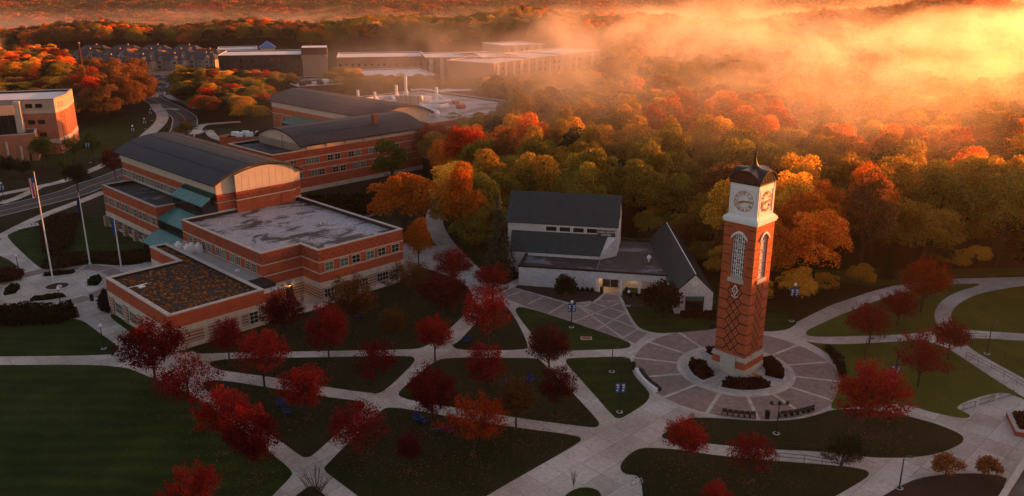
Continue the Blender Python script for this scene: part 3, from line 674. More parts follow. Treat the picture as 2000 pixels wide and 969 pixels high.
# green roof wing
GW = [(-19.1,-7),(-3.8,-7),(-3.8,28),(-6.9,28),(-6.9,16.5),(-19.1,16.5)]
flat_block(S, GW, 5.8, M_sedum, wname='garden_wing_wall', para=0.35, cope=0.6)
bands(S, GW, [(2.9,3.65,M_lime,0.06,'stone_course'),(0,0.55,M_lime,0.14,'plinth')])
b = MB(); b.ring(GW, 0.03, -.04, 0.5, 2.92, M_lime); b.build('ground_floor_stone', S)
for i in range(4):
    b = MB(); b.box(-19.35, -19.0, 14.0 - i*5.6, 15.6 - i*5.6, 0.05, 2.9, M_stripe); b.build('striped_pier', S)
for i in range(4): window(S, -19.14, 11.9 - i*5.6, 0.75, 'l', 2.9, 1.9, 4, 2, proud=.16)
for x0, x1 in ((-17.8,-14.2),(-13.4,-8.6),(-7.9,-6.9),(-5.0,-3.85)):
    b = MB(); b.box(x0, x1, -7.12, -7.02, 0.9, 2.7, M_stripe); b.build('striped_panel', S)
window(S, -5.95, -7.05, 0.8, 'f', 1.5, 2.0, 2, 3, proud=.16)
window(S, -18.6, -7.05, 0.8, 'f', 1.0, 2.0, 2, 2, proud=.16)
b = MB(); random.seed(4)
for i in range(800):                                   # sedum clumps
    x, y = random.uniform(-18.2, -4.6), random.uniform(-6.2, 15.6)
    if random.random() < .12: x, y = random.uniform(-6.2, -4.6), random.uniform(15.6, 27)
    if -18.2 < x < -16.9 and 5 < y < 15.6 and random.random() < .4: continue
    b.ball((x, y, 5.46), random.uniform(.10, .34), None, 6, 3, random.uniform(.5, .9))
b.mats = [mat('sedum clumps', (0.18, 0.05, 0.010), 0.95, var=0.8, vscale=0.9, col2=(0.40, 0.14, 0.02))]; tag(b.build('sedum_clumps', S), kind='stuff')
b = MB(); b.box(-16.9, -15.9, 8.4, 9.4, 5.45, 5.62, M_metalwh); b.box(-18.4, -15.0, 9.9, 10.15, 5.45, 5.50, M_metalwh); b.build('roof_hatch', S)
# ledge roof between
b = MB(); b.prism([(-3.75,-6.6),(-0.02,-6.6),(-0.02,29.1),(-3.75,29.1)], 0, 4.95, M_brick, top=M_conc); b.build('ledge_block', S)
b = MB(); b.box(-3.4, -0.3, -4.6, -0.6, 4.96, 5.5, M_black); b.box(-1.6, -1.0, 5.8, 6.6, 4.96, 5.3, M_metalwh); b.build('ledge_vent', S)
b = MB()
for (x, y) in ((-3.6, 24.0), (-2.2, 21.6), (-1.4, 20.6), (-3.2, 21.2)):
    b.box(x, x+1.0, y, y+1.1, 4.96, 6.4, M_metalwh); b.tube([(x+.5,y+.55,6.4),(x+.5,y+.55,6.75)], .32, M_metalwh, 10)
b.build('roof_condenser', S)
# steam-era stack of small roof vents on the frosted roof
b = MB()
for (x, y) in ((5,24),(18,10),(21,22),(11,2)): b.tube([(x,y,8.55),(x,y,9.0)], .1, M_metalwh, 8)
b.build('roof_vent', S)

# ---------------------------------------------------------------- laboratory building behind (same grid)
L = thing('laboratory_building', 'red brick laboratory with two dark barrel roofs and white ducts on its flat roof', 'building', SO, SA)
MB_ = [(40,65),(88,65),(88,87.4),(40,87.4)]
flat_block(L, MB_, 10.8, M_wetroof, wname='wall')
bands(L, MB_, [(9.0,10.6,M_diamond,0.015,'patterned_frieze'),(8.75,8.92,M_lime,0.06,'stone_band'),(6.9,7.05,M_lime,0.06,'stone_band'),(5.5,5.65,M_lime,0.06,'stone_band'),(3.55,3.7,M_lime,0.06,'stone_band'),(0,1.1,M_lime,0.1,'plinth')])
UP = [(48.6,65.3),(87.8,65.3),(87.8,86.6),(48.6,86.6)]
b = MB(); b.prism(UP, 10.2, 12.2, M_panel, cap=False); b.build('clerestory_wall', L)
for a, bb in ((48.6, 0.3), (87.4, 0.3)): arch_wall(L, 65.3, 86.6, a, bb, 10.2, 12.3, 3.0, 'x', M_panel, ov=0.7)
barrel(L, 64.2, 87.7, 47.7, 88.9, 12.1, 3.3, 'x')
for zz, n0 in ((7.1, 0), (3.75, 1)):
    for i in range(6):
        for j in (0, 1): window(L, 43.6 + n0*1.5 + i*6.6 + j*2.3, 65, zz, 'f', 1.8, 1.55, 2, 2, proud=.12, glass=M_glassgr if (i*2+j+n0) % 5 in (2, 3) else M_glassdk)
for i in range(7): b = MB(); b.box(50 + i*6, 50.6 + i*6, 65.0, 65.3, 10.9, 12.1, M_cope); b.build('pilaster', L)
b = MB(); b.box(74.3, 75.7, 68.8, 70.2, 12.6, 16.8, M_copper); b.box(74.2, 75.8, 68.7, 70.3, 17.2, 17.4, M_dkline); b.build('chimney', L)
b = MB(); b.box(50.2, 51.0, 67.6, 68.3, 10.15, 13.2, M_metalwh); b.tube([(48.3,74,10.1),(48.3,74,13.8)], .05, M_black, 6); b.build('roof_vent', L)
CB = [(84.8,88),(105,88),(105,142),(84.8,142)]
b = MB(); b.prism(CB, 0, 13.0, M_brick, cap=False); b.build('hall_wall', L)
bands(L, CB, [(10.7,13.1,M_panel,0.05,'panel_frieze'),(8.6,8.8,M_lime,0.06,'stone_band')])
for i in range(9): window(L, 84.8, 139.5 - i*5.2, 6.4, 'l', 2.0, 1.6, 2, 2, proud=.12)
barrel(L, 83.6, 106.2, 80.5, 143.2, 13.0, 3.1, 'y')
arch_wall(L, 84.8, 105, 81.4, 0.3, 10.2, 13.2, 3.0, 'y', M_panel, ov=0.7)
b = MB(); b.face([(79.5,102,7.4),(84.7,102,9.2),(84.7,128,9.2),(79.5,128,7.4)], M_teal); b.box(79.8, 84.7, 102.2, 127.8, 0, 7.35, M_glassdk); b.build('teal_lean_to', L)
LB = [(99,74),(150,74),(150,140),(105.5,140),(105.5,88),(99,88)]
flat_block(L, LB, 11.0, M_labroof, wname='laboratory_wall', para=0.5)
bands(L, LB, [(8.9,9.1,M_lime,0.06,'stone_band'),(7.0,7.2,M_lime,0.06,'stone_band'),(5.2,5.4,M_lime,0.06,'stone_band'),(3.4,3.6,M_lime,0.06,'stone_band'),(0,1,M_lime,0.1,'plinth')])
for zz in (7.4, 3.8):
    for i in range(12): window(L, 103 + i*4.0, 74, zz, 'f', 2.2, 1.4, 2, 2, proud=.12)
Z = 10.5                                               # white ducts and stacks on the roof
def stack(x, y, h, lean):
    b = MB(); b.tube([(x,y,Z),(x,y,Z+h)], .55, M_metalwh, 10); b.tube([(x+lean[0],y+lean[1],Z+1.0),(x,y,Z+h*.6)], .4, M_metalwh, 8); b.tube([(x,y,Z),(x,y,Z+1.4)], 1.0, M_metalwh, 10); b.build('exhaust_stack', L)
for px_, py_, h, ln in ((700,204,5.0,(2,-3)),(733,208,5.0,(4,0)),(775,200,6.2,(3,2)),(793,187,7.4,(2,2)),(853,205,6.2,(4,-2))):
    g = G(px_, py_, Z); d = Vector((g.x - SO[0], g.y - SO[1])); c_, s_ = math.cos(SA), math.sin(SA)
    stack(d.x*c_ + d.y*s_, -d.x*s_ + d.y*c_, h, ln)
def PQ(px_, py_, z):
    g = G(px_, py_, z); d = Vector((g.x - SO[0], g.y - SO[1])); c_, s_ = math.cos(SA), math.sin(SA)
    return (d.x*c_ + d.y*s_, -d.x*s_ + d.y*c_)
b = MB()
for i in range(6):
    x, y = PQ(780 + i*8.0, 205, Z + 1); b.tube([(x,y,Z+.6),(x,y,Z+4.2)], 1.25, M_steel, 12)
b.build('storage_tank', L)
def duct(pts, r, zs=1.3): 
    b = MB(); b.tube([(*PQ(x_, y_, Z + zs), Z + zs) for x_, y_ in pts], r, M_metalwh, 9); b.build('roof_duct', L)
duct([(682,198),(700,196),(740,190),(765,188),(772,196)], .6, 2.2); duct([(700,203),(722,201),(740,205),(765,203)], .8)
duct([(820,203),(830,212),(845,216),(855,220),(855,226)], .7); duct([(822,208),(860,208),(875,206)], .8); duct([(770,198),(800,192),(826,193)], .6, 2.4); duct([(840,200),(880,197)], .6)
duct([(720,205),(735,210),(760,208)], .6); duct([(838,224),(860,226),(895,226)], .3, .5)
b = MB()
for px_, py_, s_ in ((750,206,1.4),(742,203,1.1),(850,222,1.1),(855,204,1.2),(872,202,1.1),(832,197,1.5),(900,212,1.2),(890,203,.9)):
    b = MB(); x, y = PQ(px_, py_, Z); b.box(x-s_, x+s_, y-s_, y+s_, Z, Z+s_*1.1, M_brick if s_ < 1.3 else M_metalwh); b.build('roof_box', L)
# ---------------------------------------------------------------- white chapel centre
CO = (1.2, 140.7, 0); CA = math.radians(-11.3)
C = thing('chapel_centre', 'low white brick chapel building with slate roofs and a lit entrance', 'building', CO, CA)
LOWP = [(0,0),(13.8,0),(13.8,2.4),(18.4,2.4),(18.4,0.02),(25.9,0.02),(25.9,20.3),(0,20.3)]
LOWF = [(0,0),(25.9,0),(25.9,20.3),(0,20.3)]
b = MB(); b.prism([(0,0),(13.8,0),(13.8,20.3),(0,20.3)], 0, 3.7, M_white, cap=False); b.build('low_wall', C)
b = MB(); b.prism([(13.8,2.6),(25.9,2.6),(25.9,20.3),(13.8,20.3)], 0, 3.3, M_white, cap=False)
b.box(13.78, 25.9, -0.02, 0.3, 2.35, 3.68, M_white)                      # fascia over the entrance
for x in (13.9, 18.0, 21.2, 25.4): b.box(x, x + .42, 0.0, .4, 0, 2.36, M_whitepaint)
b.build('entrance_wall', C)
b = MB(); b.box(13.8, 25.9, 0.3, 2.6, 2.36, 2.5, M_whitepaint); b.build('entrance_ceiling', C)
b = MB(); b.box(14.6, 17.7, 2.45, 2.62, 0.05, 2.25, M_frame); b.box(14.75, 16.1, 2.38, 2.45, .1, 2.15, M_glassdk); b.box(16.2, 17.55, 2.38, 2.45, .1, 2.15, M_glassdk); b.build('entrance_door', C)
b = MB(); b.box(14.0, 14.35, 2.2, 2.55, 1.7, 1.95, M_lamp); b.build('porch_lamp', C)
for lx in (15.0, 20.2):
    ld = bpy.data.lights.new('porch_light', 'POINT'); ld.energy = 8; ld.color = (1, .55, .22); ld.shadow_soft_size = .1
    lo_ = bpy.data.objects.new('porch_light', ld); sc.collection.objects.link(lo_); lo_.parent = C; lo_.location = (lx, 1.4, 2.1)
b = MB(); b.prism(offs(LOWF, -0.25), 3.3, 3.45, M_wetroof); b.build('flat_roof', C)
b = MB(); b.ring(LOWF, 0.12, -.35, 3.62, 3.9, M_dkline); b.build('roof_edge', C)
b = MB()
for x, y in ((13.9,8.3),(22.6,8.0)): b.tube([(x,y,3.4),(x,y,4.1)], .16, M_metalwh, 8); b.tube([(x,y,4.05),(x,y,4.35)], .42, M_metalwh, 10); b.tube([(x,y,4.35),(x,y,4.7)], [.42,.1], M_metalwh, 10)
b.build('roof_vent', C)
def slab(b, q, th, m, under=None):
    q = [Vector(p) for p in q]; n = (q[1]-q[0]).cross(q[2]-q[0]).normalized()
    if n.z < 0: q = q[::-1]; n = -n
    lo = [p - n*th for p in q]; b.face(q, m); b.face(lo[::-1], under or m)
    for i in range(len(q)): j = (i+1) % len(q); b.face([q[i], lo[i], lo[j], q[j]], under or m)
def seamed(name, par, q, n, m, th=.22):
    b = MB(); slab(b, q, th, m, M_dkline); o = b.build(name, par); b = MB(); A, B, Cc, D = [Vector(p) for p in q]
    nn = (B-A).cross(D-A).normalized(); nn = nn if nn.z > 0 else -nn
    for i in range(n+1):
        t = (i + .001)/(n+.002); p = A.lerp(B, t); r = D.lerp(Cc, t); dd = (B-A).normalized()*.035
        slab(b, [p-dd+nn*.05, p+dd+nn*.05, r+dd+nn*.05, r-dd+nn*.05], .045, m)
    b.build('roof_seam', o); return o
# hall with its gable
b = MB(); b.prism([(-4,9.9),(16.6,9.9),(16.6,19.6),(-4,19.6)], 0, 9.1, M_white, cap=False)
for x in (16.6, -4.0): b.face([(x,9.9,9.1),(x,19.6,9.1),(x,14.75,13.6)] if x > 0 else [(x,19.6,9.1),(x,9.9,9.1),(x,14.75,13.6)], M_white)
b.build('hall_wall', C)
seamed('hall_roof', C, [(-4.3,9.5,9.05),(16.75,9.5,9.05),(16.75,14.75,13.85),(-4.3,14.75,13.85)], 40, M_chaproof)
seamed('hall_roof', C, [(16.75,20.0,9.05),(-4.3,20.0,9.05),(-4.3,14.76,13.84),(16.75,14.76,13.84)], 40, M_chaproof)
for i in range(4): window(C, 4.3 + 2.55*i, 9.86, 7.55, 'f', 2.2, 1.05, 1, 1, fm=M_whitepaint, trim=.1, proud=.1)
b = MB(); b.box(12.9, 16.2, 9.68, 9.88, 7.15, 8.35, mat('dark sign board', (0.035, 0.05, 0.05), .5)); sg = b.build('sign_board', C)
def text(body, size, m, parent, loc, rot, name='lettering', ext=0.02, align='CENTER', fat=0.0):
    cu = bpy.data.curves.new(name, 'FONT'); cu.body = body; cu.size = size; cu.align_x = align; cu.align_y = 'CENTER'; cu.extrude = ext; cu.offset = fat
    o = bpy.data.objects.new(name, cu); sc.collection.objects.link(o); dg = bpy.context.evaluated_depsgraph_get()
    me = bpy.data.meshes.new_from_object(o.evaluated_get(dg)); bpy.data.objects.remove(o); me.materials.clear(); me.materials.append(m)
    o = link(name, me, parent); o.location = loc; o.rotation_euler = rot; return o
text('COOK-DEWITT', .50, M_whitepaint, sg, (14.55, 9.66, 7.98), (math.pi/2, 0, 0)); text('CENTER', .50, M_whitepaint, sg, (14.55, 9.66, 7.48), (math.pi/2, 0, 0))
b = MB(); b.face([(16.66,13.6,9.3),(16.66,15.6,9.3),(16.66,15.6,11.6),(16.66,13.6,10.6)], M_glassdk); b.build('gable_window', C)
# lower pitched wing
b = MB(); b.prism([(-2,7.2),(13.5,7.2),(13.5,9.88),(-2,9.88)], 0, 4.1, M_white, cap=False); b.face([(13.5,7.2,4.1),(13.5,9.88,4.1),(13.5,9.88,7.2)], M_white); b.build('lean_to_wall', C)
seamed('lean_to_roof', C, [(-3.0,6.95,4.2),(13.75,6.95,4.2),(14.9,9.9,7.4),(-3.2,9.9,7.4)], 34, M_chaproof)
b = MB(); b.face([(13.6,7.0,4.1),(16.55,9.86,4.1),(16.55,9.86,7.1),(14.8,9.86,7.3)], M_white); b.face([(13.6,7.0,3.4),(16.55,9.86,3.4),(16.55,9.86,4.1),(13.6,7.0,4.1)], M_white); b.build('splayed_wall', C)
# small chapel with steep gable on the right (slightly skewed)
R0, R1 = Vector((30.6, -7.6, 0)), Vector((25.3, 22.0, 0)); ax = (R1 - R0).normalized(); sx = Vector((ax.y, -ax.x, 0))
def CP(t, s_, z): v = R0 + ax * t + sx * s_; return (v.x, v.y, z)
Lc = 30.0
b = MB(); b.prism([CP(0,-3.05,0)[:2], CP(0,3.05,0)[:2], CP(Lc,3.05,0)[:2], CP(Lc,-3.05,0)[:2]], 0, 3.75, M_white, cap=False)
b.face([CP(0,-3.05,3.75), CP(0,3.05,3.75), CP(0,0,6.7)], M_white); b.face([CP(Lc,3.05,3.75), CP(Lc,-3.05,3.75), CP(Lc,0,6.7)], M_white); b.build('chapel_wall', C)
seamed('chapel_roof', C, [CP(.1,-3.35,3.55), CP(Lc+.3,-3.35,3.55), CP(Lc+.3,0,6.95), CP(.1,0,6.95)], 46, M_chaproof, .15)
seamed('chapel_roof', C, [CP(Lc+.3,3.35,3.55), CP(.1,3.35,3.55), CP(.1,0.01,6.94), CP(Lc+.3,0.01,6.94)], 46, M_chaproof, .15)
b = MB(); b.tube([CP(0,0,6.98), CP(Lc+.3,0,6.98)], .09, M_metalwh, 6); b.build('ridge_cap', C)
ang = math.atan2(sx.y, sx.x)
v = CP(-0.02, 0.1, .35); window(C, v[0], v[1], v[2], ang, 3.0, 2.75, 3, 3, fm=M_dkline, trim=.09, proud=.1)
v = CP(-0.13, 0.1, 2.35); b = MB(); b.box(-1.35, 1.35, 0, .03, 0, .7, M_glassgr); o = b.build('blind', C); o.location = v; o.rotation_euler = (0, 0, ang)
b = MB(); b.tube([CP(-.12,0,5.3), CP(0.05,0,5.3)], .42, M_whitepaint, 16); b.tube([CP(-.1,0,5.9), CP(-.1,0,4.4)], .05, M_frame, 6); b.build('gable_emblem', C)

# ---------------------------------------------------------------- clock tower
TW = (31.75, 107.2); TA = math.radians(45.0)
T = thing('clock_tower', 'tall red brick clock tower with white belfry, bronze vaulted cap and needle spire', 'tower', (TW[0], TW[1], 0), TA)
hw = 2.36
SQ = lambda h: [(-h,-h),(h,-h),(h,h),(-h,h)]
b = MB(); b.prism(SQ(hw+.22), 0.02, 1.25, M_lime); b.build('stone_plinth', T)
b = MB(); b.prism(SQ(hw+.16), 1.25, 2.35, M_tbrick); b.build('plinth_brick', T)
b = MB(); b.ring(SQ(hw), .30, -.1, 2.35, 2.62, M_lime); b.ring(SQ(hw), .20, -.1, 2.62, 2.95, M_cope); b.build('stone_belt', T)
# shaft: solid below, four corner piers and lintels round the tall openings above
op, z0, z1 = 0.98, 14.0, 19.75
b = MB(); b.prism(SQ(hw), 2.35, z0, M_tbrick)
for sx_ in (-1, 1):
    for sy in (-1, 1):
        xs = sorted((sx_*op, sx_*hw)); ys = sorted((sy*op, sy*hw)); b.box(xs[0], xs[1], ys[0], ys[1], z0, 21.75, M_tbrick)
b.build('shaft', T)
for k in range(4):                                     # arched lintel above each opening
    Rk = Matrix.Rotation(k*math.pi/2, 4, 'Z'); b = MB(); n = 12
    for i in range(n):
        x0, x1 = -op + 2*op*i/n, -op + 2*op*(i+1)/n; zz = z1 + .55*(1 - ((x0+x1)/2/op)**2)
        b.box(x0, x1, -hw, -hw+.75, zz, 21.75, M_tbrick, R=Rk)
    b.build('lintel', T)
    b = MB(); n = 14
    for i in range(n):                                 # stone hood
        a, c_ = -1.22 + 2.44*i/n, -1.22 + 2.44*(i+1)/n; f = lambda x: z1 + .58 - .62*(x/1.0)**2
        P = [(a,-hw-.14,f(a)),(c_,-hw-.14,f(c_)),(c_,-hw-.14,f(c_)+.3),(a,-hw-.14,f(a)+.3),(a,-hw+.1,f(a)),(c_,-hw+.1,f(c_)),(c_,-hw+.1,f(c_)+.3),(a,-hw+.1,f(a)+.3)]
        P = [tuple(Rk @ Vector(p)) for p in P]
        for q in ((0,1,2,3),(4,7,6,5),(0,4,5,1),(3,2,6,7),(0,3,7,4),(1,5,6,2)): b.face([P[i_] for i_ in q], M_whitepaint)
    b.build('arch_hood', T)
    b = MB(); b.box(-1.18, 1.18, -hw-.16, -hw+.2, z0-.55, z0+.03, M_lime, R=Rk); b.build('opening_sill', T)
    b = MB(); b.box(-.975, .975, -hw+.62, -hw+.68, z0+.01, z1+.02, M_dkline, R=Rk); b.build('added_shade_panel', T)  # dark panel added to stand for the shade inside the belfry
    b = MB(); yg = -hw + .22                            # white tracery grille
    def bar(x0, x1, za, zb): b.box(x0, x1, yg, yg+.07, za, zb, M_whitepaint, R=Rk)
    for x in (-.95, -.62, -.3, .3, .62, .95): bar(x-.045, x+.045, z0, z1 + .5*(1-(x/op)**2)+.05)
    bar(-.03, .03, z0, z1+.55)
    for i in range(5):
        zz = z0 + .12 + i*1.42; bar(-.95, .95, zz-.035, zz+.035); bar(-.95, .95, zz+.22, zz+.29)
        if i < 4:
            zc = zz + .84; bar(-.95, .95, zc-.03, zc+.03)
            for rr in (.42,):
                pts = [Rk @ Vector((rr*math.cos(t*math.pi/8), yg+.03, zc + rr*math.sin(t*math.pi/8))) for t in range(17)]
                b.tube(pts, .055, M_whitepaint, 5, False)
    b.build('tracery', T)
    # dark glazed-brick lattice on the lower shaft, level lines beside the opening
    b = MB(); h = 1.45; y = -hw - .012
    def ln(p, q, wd=.075):
        p, q = Vector((p[0], 0, p[1])), Vector((q[0], 0, q[1])); d = (q-p).normalized(); nn = Vector((-d.z, 0, d.x))*wd
        P = [p-nn, q-nn, q+nn, p+nn]
        P = [tuple(Rk @ Vector((v.x, y, v.z))) for v in P]; b.face(P, M_dkline)
    for k2 in range(8):
        zk = 3.45 + h*k2; xm = 1.12
        if zk < 13.4:
            ln((-hw, zk), (-xm, zk)); ln((xm, zk), (hw, zk))
            for s_ in (1, -1):
                za, zb = zk, zk + h
                if zb < 13.7: ln((-xm*s_, za), (0, zb)); 
                if zb + h < 13.7: ln((0, zb), (xm*s_, zb+h))
                if zk - h > 2.0 and zk < 4: pass
            for s_ in (-1, 1):
                b.box(-.08+s_*.56, .08+s_*.56, y-.004, y+.01, zk-.08, zk+.08, M_dkline, R=Rk)
    ln((0,3.0+.45),(1.12,3.45+1.45)); ln((0,3.45),(-1.12,3.45+1.45))
    for k2 in range(6):
        zk = 14.6 + 1.28*k2; ln((-hw, zk), (-1.22, zk), .055); ln((1.22, zk), (hw, zk), .055)
    b.build('brick_pattern', T)
    b = MB(); b.box(-1.15, 1.15, -hw-.42, -hw-.1, 1.3, 3.0, M_cope, R=Rk) if k == 3 else b.box(-.95, .95, -hw-.34, -hw-.1, 2.56, 3.15, M_cope, R=Rk)
    if k == 3: b.box(-1.25, 1.25, -hw-.5, -hw-.1, 1.05, 1.3, M_lime, R=Rk)
    tb = b.build('inscription_tablet', T)
    for i, (tx, s_) in enumerate((('COOK CARILLON TOWER', .17), ('GRAND VALLEY STATE UNIVERSITY', .11), ('ALLENDALE', .11)) if k == 3 else ()):
        o = text(tx, s_, M_frame, tb, tuple(Rk @ Vector((0, -hw-.425, 2.62 - i*.36))), (math.pi/2, 0, k*math.pi/2), ext=.004)
# bells inside the belfry, behind the added dark panels
b = MB()
for zc in (15.2, 16.9, 18.6):
    for xx in (-.6, .6): b.tube([(xx,0,zc-.5),(xx,0,zc-.2),(xx,0,zc+.3),(xx,0,zc+.45)], [.5,.36,.28,.08], M_copper, 12)
b.box(-1.3, 1.3, -.06, .06, 19.3, 19.45, M_dkline); b.build('bells', T)
b = MB()                                               # diamond emblem on the left-hand and right-hand faces
for k in (0,):
    for (r, m, yy) in ((.78, M_whitepaint, -.03), (.56, M_dkline, -.05)):
        pts = [(0, -r), (r*.6, 0), (0, r), (-r*.6, 0)]; Rk = Matrix.Rotation(k and -math.pi/2 or 0, 4, 'Z') @ Matrix.Rotation(-math.pi/2, 4, 'Z')
        A = [tuple(Rk @ Vector((px_, -hw+yy, 12.35+pz))) for px_, pz in pts]; B = [tuple(Rk @ Vector((px_, -hw+.02, 12.35+pz))) for px_, pz in pts]
        b.face(A, m)
        for i in range(4): j = (i+1) % 4; b.face([A[i], B[i], B[j], A[j]], m)
    for i in range(5): b.box(-.5+.22*i, -.4+.22*i, -hw-.03, -hw, 11.25 + .08*abs(i-2), 11.42 + .08*abs(i-2), M_whitepaint, R=Rk)
    b.box(-.16, .16, -hw-.07, -hw-.05, 12.2, 12.26, M_whitepaint, R=Rk); b.box(-.03, .03, -hw-.07, -hw-.05, 12.1, 12.6, M_whitepaint, R=Rk)
b.build('emblem', T)
# cornice and white clock stage
b = MB()
for a, c_, za, zb in ((.16,.22,21.7,21.95),(.26,.26,21.95,22.15),(.18,.10,22.15,22.35)): b.prism(SQ(hw+a), za, zb, M_whitepaint)
n0 = len(b.v); A, B = SQ(hw+.12), SQ(hw-.28)
for i in range(4): j = (i+1) % 4; b.face([(*A[i],22.35),(*A[j],22.35),(*B[j],22.75),(*B[i],22.75)], M_whitepaint)
b.build('cornice', T)
b = MB(); b.prism(SQ(hw-.30), 22.3, 26.95, M_whitepaint); b.build('clock_stage', T)
hc = hw - .30
for k in range(4):
    Rk = Matrix.Rotation(k*math.pi/2, 4, 'Z'); b = MB(); y = -hc
    for (x0, x1, za, zb) in ((-1.75,1.75,26.2,26.35),(-1.75,1.75,22.95,23.1),(-1.75,-1.6,23.1,26.2),(1.6,1.75,23.1,26.2)): b.box(x0, x1, y-.08, y+.02, za, zb, M_whitepaint, R=Rk)
    for x in (-hc, hc-.16): b.box(x, x+.16, y-.05, y+.02, 22.7, 26.9, M_whitepaint, R=Rk)
    b.build('clock_surround', T)
    b = MB(); zc = 24.65
    for rr, w_ in ((1.38,.026),(.86,.02)):
        pts = [Rk @ Vector((rr*math.cos(t*math.pi/24), y-.05, zc+rr*math.sin(t*math.pi/24))) for t in range(49)]; b.tube(pts, w_, M_gold, 5, False)
    cl = b.build('clock_ring', T)
    for i, tx in enumerate(('XII','I','II','III','IIII','V','VI','VII','VIII','IX','X','XI')):
        a = math.pi/2 - i*math.pi/6; p = Rk @ Vector((1.12*math.cos(a), y-.07, zc+1.12*math.sin(a)))
        M3 = Rk.to_3x3() @ Matrix.Rotation(math.pi/2, 3, 'X') @ Matrix.Rotation(a - math.pi/2, 3, 'Z')
        o = text(tx, .47, M_gold, cl, tuple(p), M3.to_euler(), name='numeral', ext=.02, fat=.0)
        o.scale = (.78 if len(tx) > 2 else 1, 1, 1)
    b = MB()
    for ang_, ln_, w_ in ((math.pi/2 - 2*math.pi*(14.3/60), 1.25, .10), (math.pi/2 - 2*math.pi*(8.24/12), .90, .15)):
        d = Vector((math.cos(ang_), 0, math.sin(ang_))); n_ = Vector((-d.z, 0, d.x)); c0 = Vector((0, y-.12 - w_*.3, zc))
        P = [c0 - d*.2 - n_*w_*.6, c0 + d*ln_*.6 - n_*w_, c0 + d*ln_, c0 + d*ln_*.6 + n_*w_, c0 - d*.2 + n_*w_*.6]
        q = [tuple(Rk @ p) for p in P]; b.face(q, M_gold); r = [tuple(Rk @ (p + Vector((0,.03,0)))) for p in P]; b.face(r[::-1], M_gold)
        for i in range(5): j = (i+1) % 5; b.face([q[i], r[i], r[j], q[j]], M_gold)
    b.build('clock_hands', T)
# vaulted bronze cap
b = MB(); b.prism(SQ(hw-.14), 26.95, 27.15, M_dkline)
b.prism(SQ(hw-.45), 27.1, 27.5, M_copper)
for k in range(4):
    Rk = Matrix.Rotation(k*math.pi/2, 4, 'Z'); n = 14; r = hw-.1; f = lambda x: 27.3 + 1.36*(1-(x/r)**2)
    for i in range(n):
        a, c_ = -r+2*r*i/n, -r+2*r*(i+1)/n; b.face([tuple(Rk @ Vector(p)) for p in ((a,-hw+.2,27.1),(c_,-hw+.2,27.1),(c_,-hw+.2,f(c_)),(a,-hw+.2,f(a)))], M_copper)
    for i in range(9): x = -1.6+.4*i; b.box(x-.04, x+.04, -hw+.12, -hw+.2, 27.15, f(x)-.02, M_dkline, R=Rk)
b.build('louvred_gable', T)
b = MB(); n = 40; r = hw - .02; ht = {}
def capz(x, y):
    A = lambda t: 1.5*(1-(t/r)**2)
    d = math.hypot(x, y); return 27.3 + max(A(x), A(y)) + .45*math.exp(-(d/.5)**2) + .15*math.exp(-(d/1.0)**2)
base = len(b.v)
for i in range(n+1):
    for j in range(n+1): x, y = -r+2*r*i/n, -r+2*r*j/n; b.v.append((x, y, capz(x, y)))
for i in range(n+1):
    for j in range(n+1): x, y = -r+2*r*i/n, -r+2*r*j/n; b.v.append((x, y, capz(x, y)-.12))
nn = (n+1)**2; mi = b.mi(M_domeroof)
for i in range(n):
    for j in range(n):
        q = (i*(n+1)+j, (i+1)*(n+1)+j, (i+1)*(n+1)+j+1, i*(n+1)+j+1); b.f.append(q); b.m.append(mi); b.f.append(tuple(v+nn for v in q[::-1])); b.m.append(mi)
bd = [(i, 0) for i in range(n)] + [(n, j) for j in range(n)] + [(n-i, n) for i in range(n)] + [(0, n-j) for j in range(n)]
for q in range(len(bd)):
    a, c_ = bd[q], bd[(q+1) % len(bd)]; ia, ic = a[0]*(n+1)+a[1], c_[0]*(n+1)+c_[1]; b.f.append((ia, ia+nn, ic+nn, ic)); b.m.append(mi)
b.build('vaulted_cap', T, smooth=False)
b = MB(); b.tube([(0,0,29.1),(0,0,29.55),(0,0,30.1),(0,0,30.7)], [.5,.24,.14,.10], M_domeroof, 10); b.ball((0,0,30.75), .17, M_domeroof); b.tube([(0,0,30.8),(0,0,32.0)], [.07,.03], M_domeroof, 6); b.build('spire', T)
b = MB(); b.box(2.6, 4.6, 2.0-3.4, 3.1-3.4, .06, .4, M_lime); b.box(2.8, 4.4, 2.15-3.4, 2.95-3.4, .4, .44, M_gold)
o = b.build('stone_bench'); o.location = (TW[0], TW[1], 0); o.rotation_euler = (0, 0, TA - math.pi/2); tag(o, 'low stone slab with bronze plate at the foot of the clock tower', 'stone slab')

# ---------------------------------------------------------------- planting beds round the tower
def hedge_mass(name, P, h, label, cat, group=None, m=None, dens=9, seed=1, z0=.15, leaf=.16, col=(0.035,0.014,0.012)):
    random.seed(seed); xs = [p[0] for p in P]; ys = [p[1] for p in P]
    A = (max(xs)-min(xs))*(max(ys)-min(ys)); n = int(A*dens*4); V = []; F = []
    for _ in range(n):
        x, y = random.uniform(min(xs), max(xs)), random.uniform(min(ys), max(ys))
        if not inpoly(x, y, P): continue
        hh = h*(.75+.25*noise.noise(Vector((x*1.3, y*1.3, seed)))) ; 
        for _k in range(3):
            z = z0 + hh*(1 - random.random()**2); c = Vector((x+random.gauss(0,.1), y+random.gauss(0,.1), z))
            a = Vector((random.gauss(0,1), random.gauss(0,1), random.gauss(0,1))).normalized()*leaf; bb = a.orthogonal().normalized()*leaf
            k = len(V); V += [c-a, c+bb, c+a, c-bb]; F.append((k, k+1, k+2, k+3))
    me = bpy.data.meshes.new(name); me.from_pydata([tuple(v) for v in V], [], F); me.materials.append(M_leaf); o = link(name, me); o.color = (*col, 1)
    return tag(o, label, cat, group)
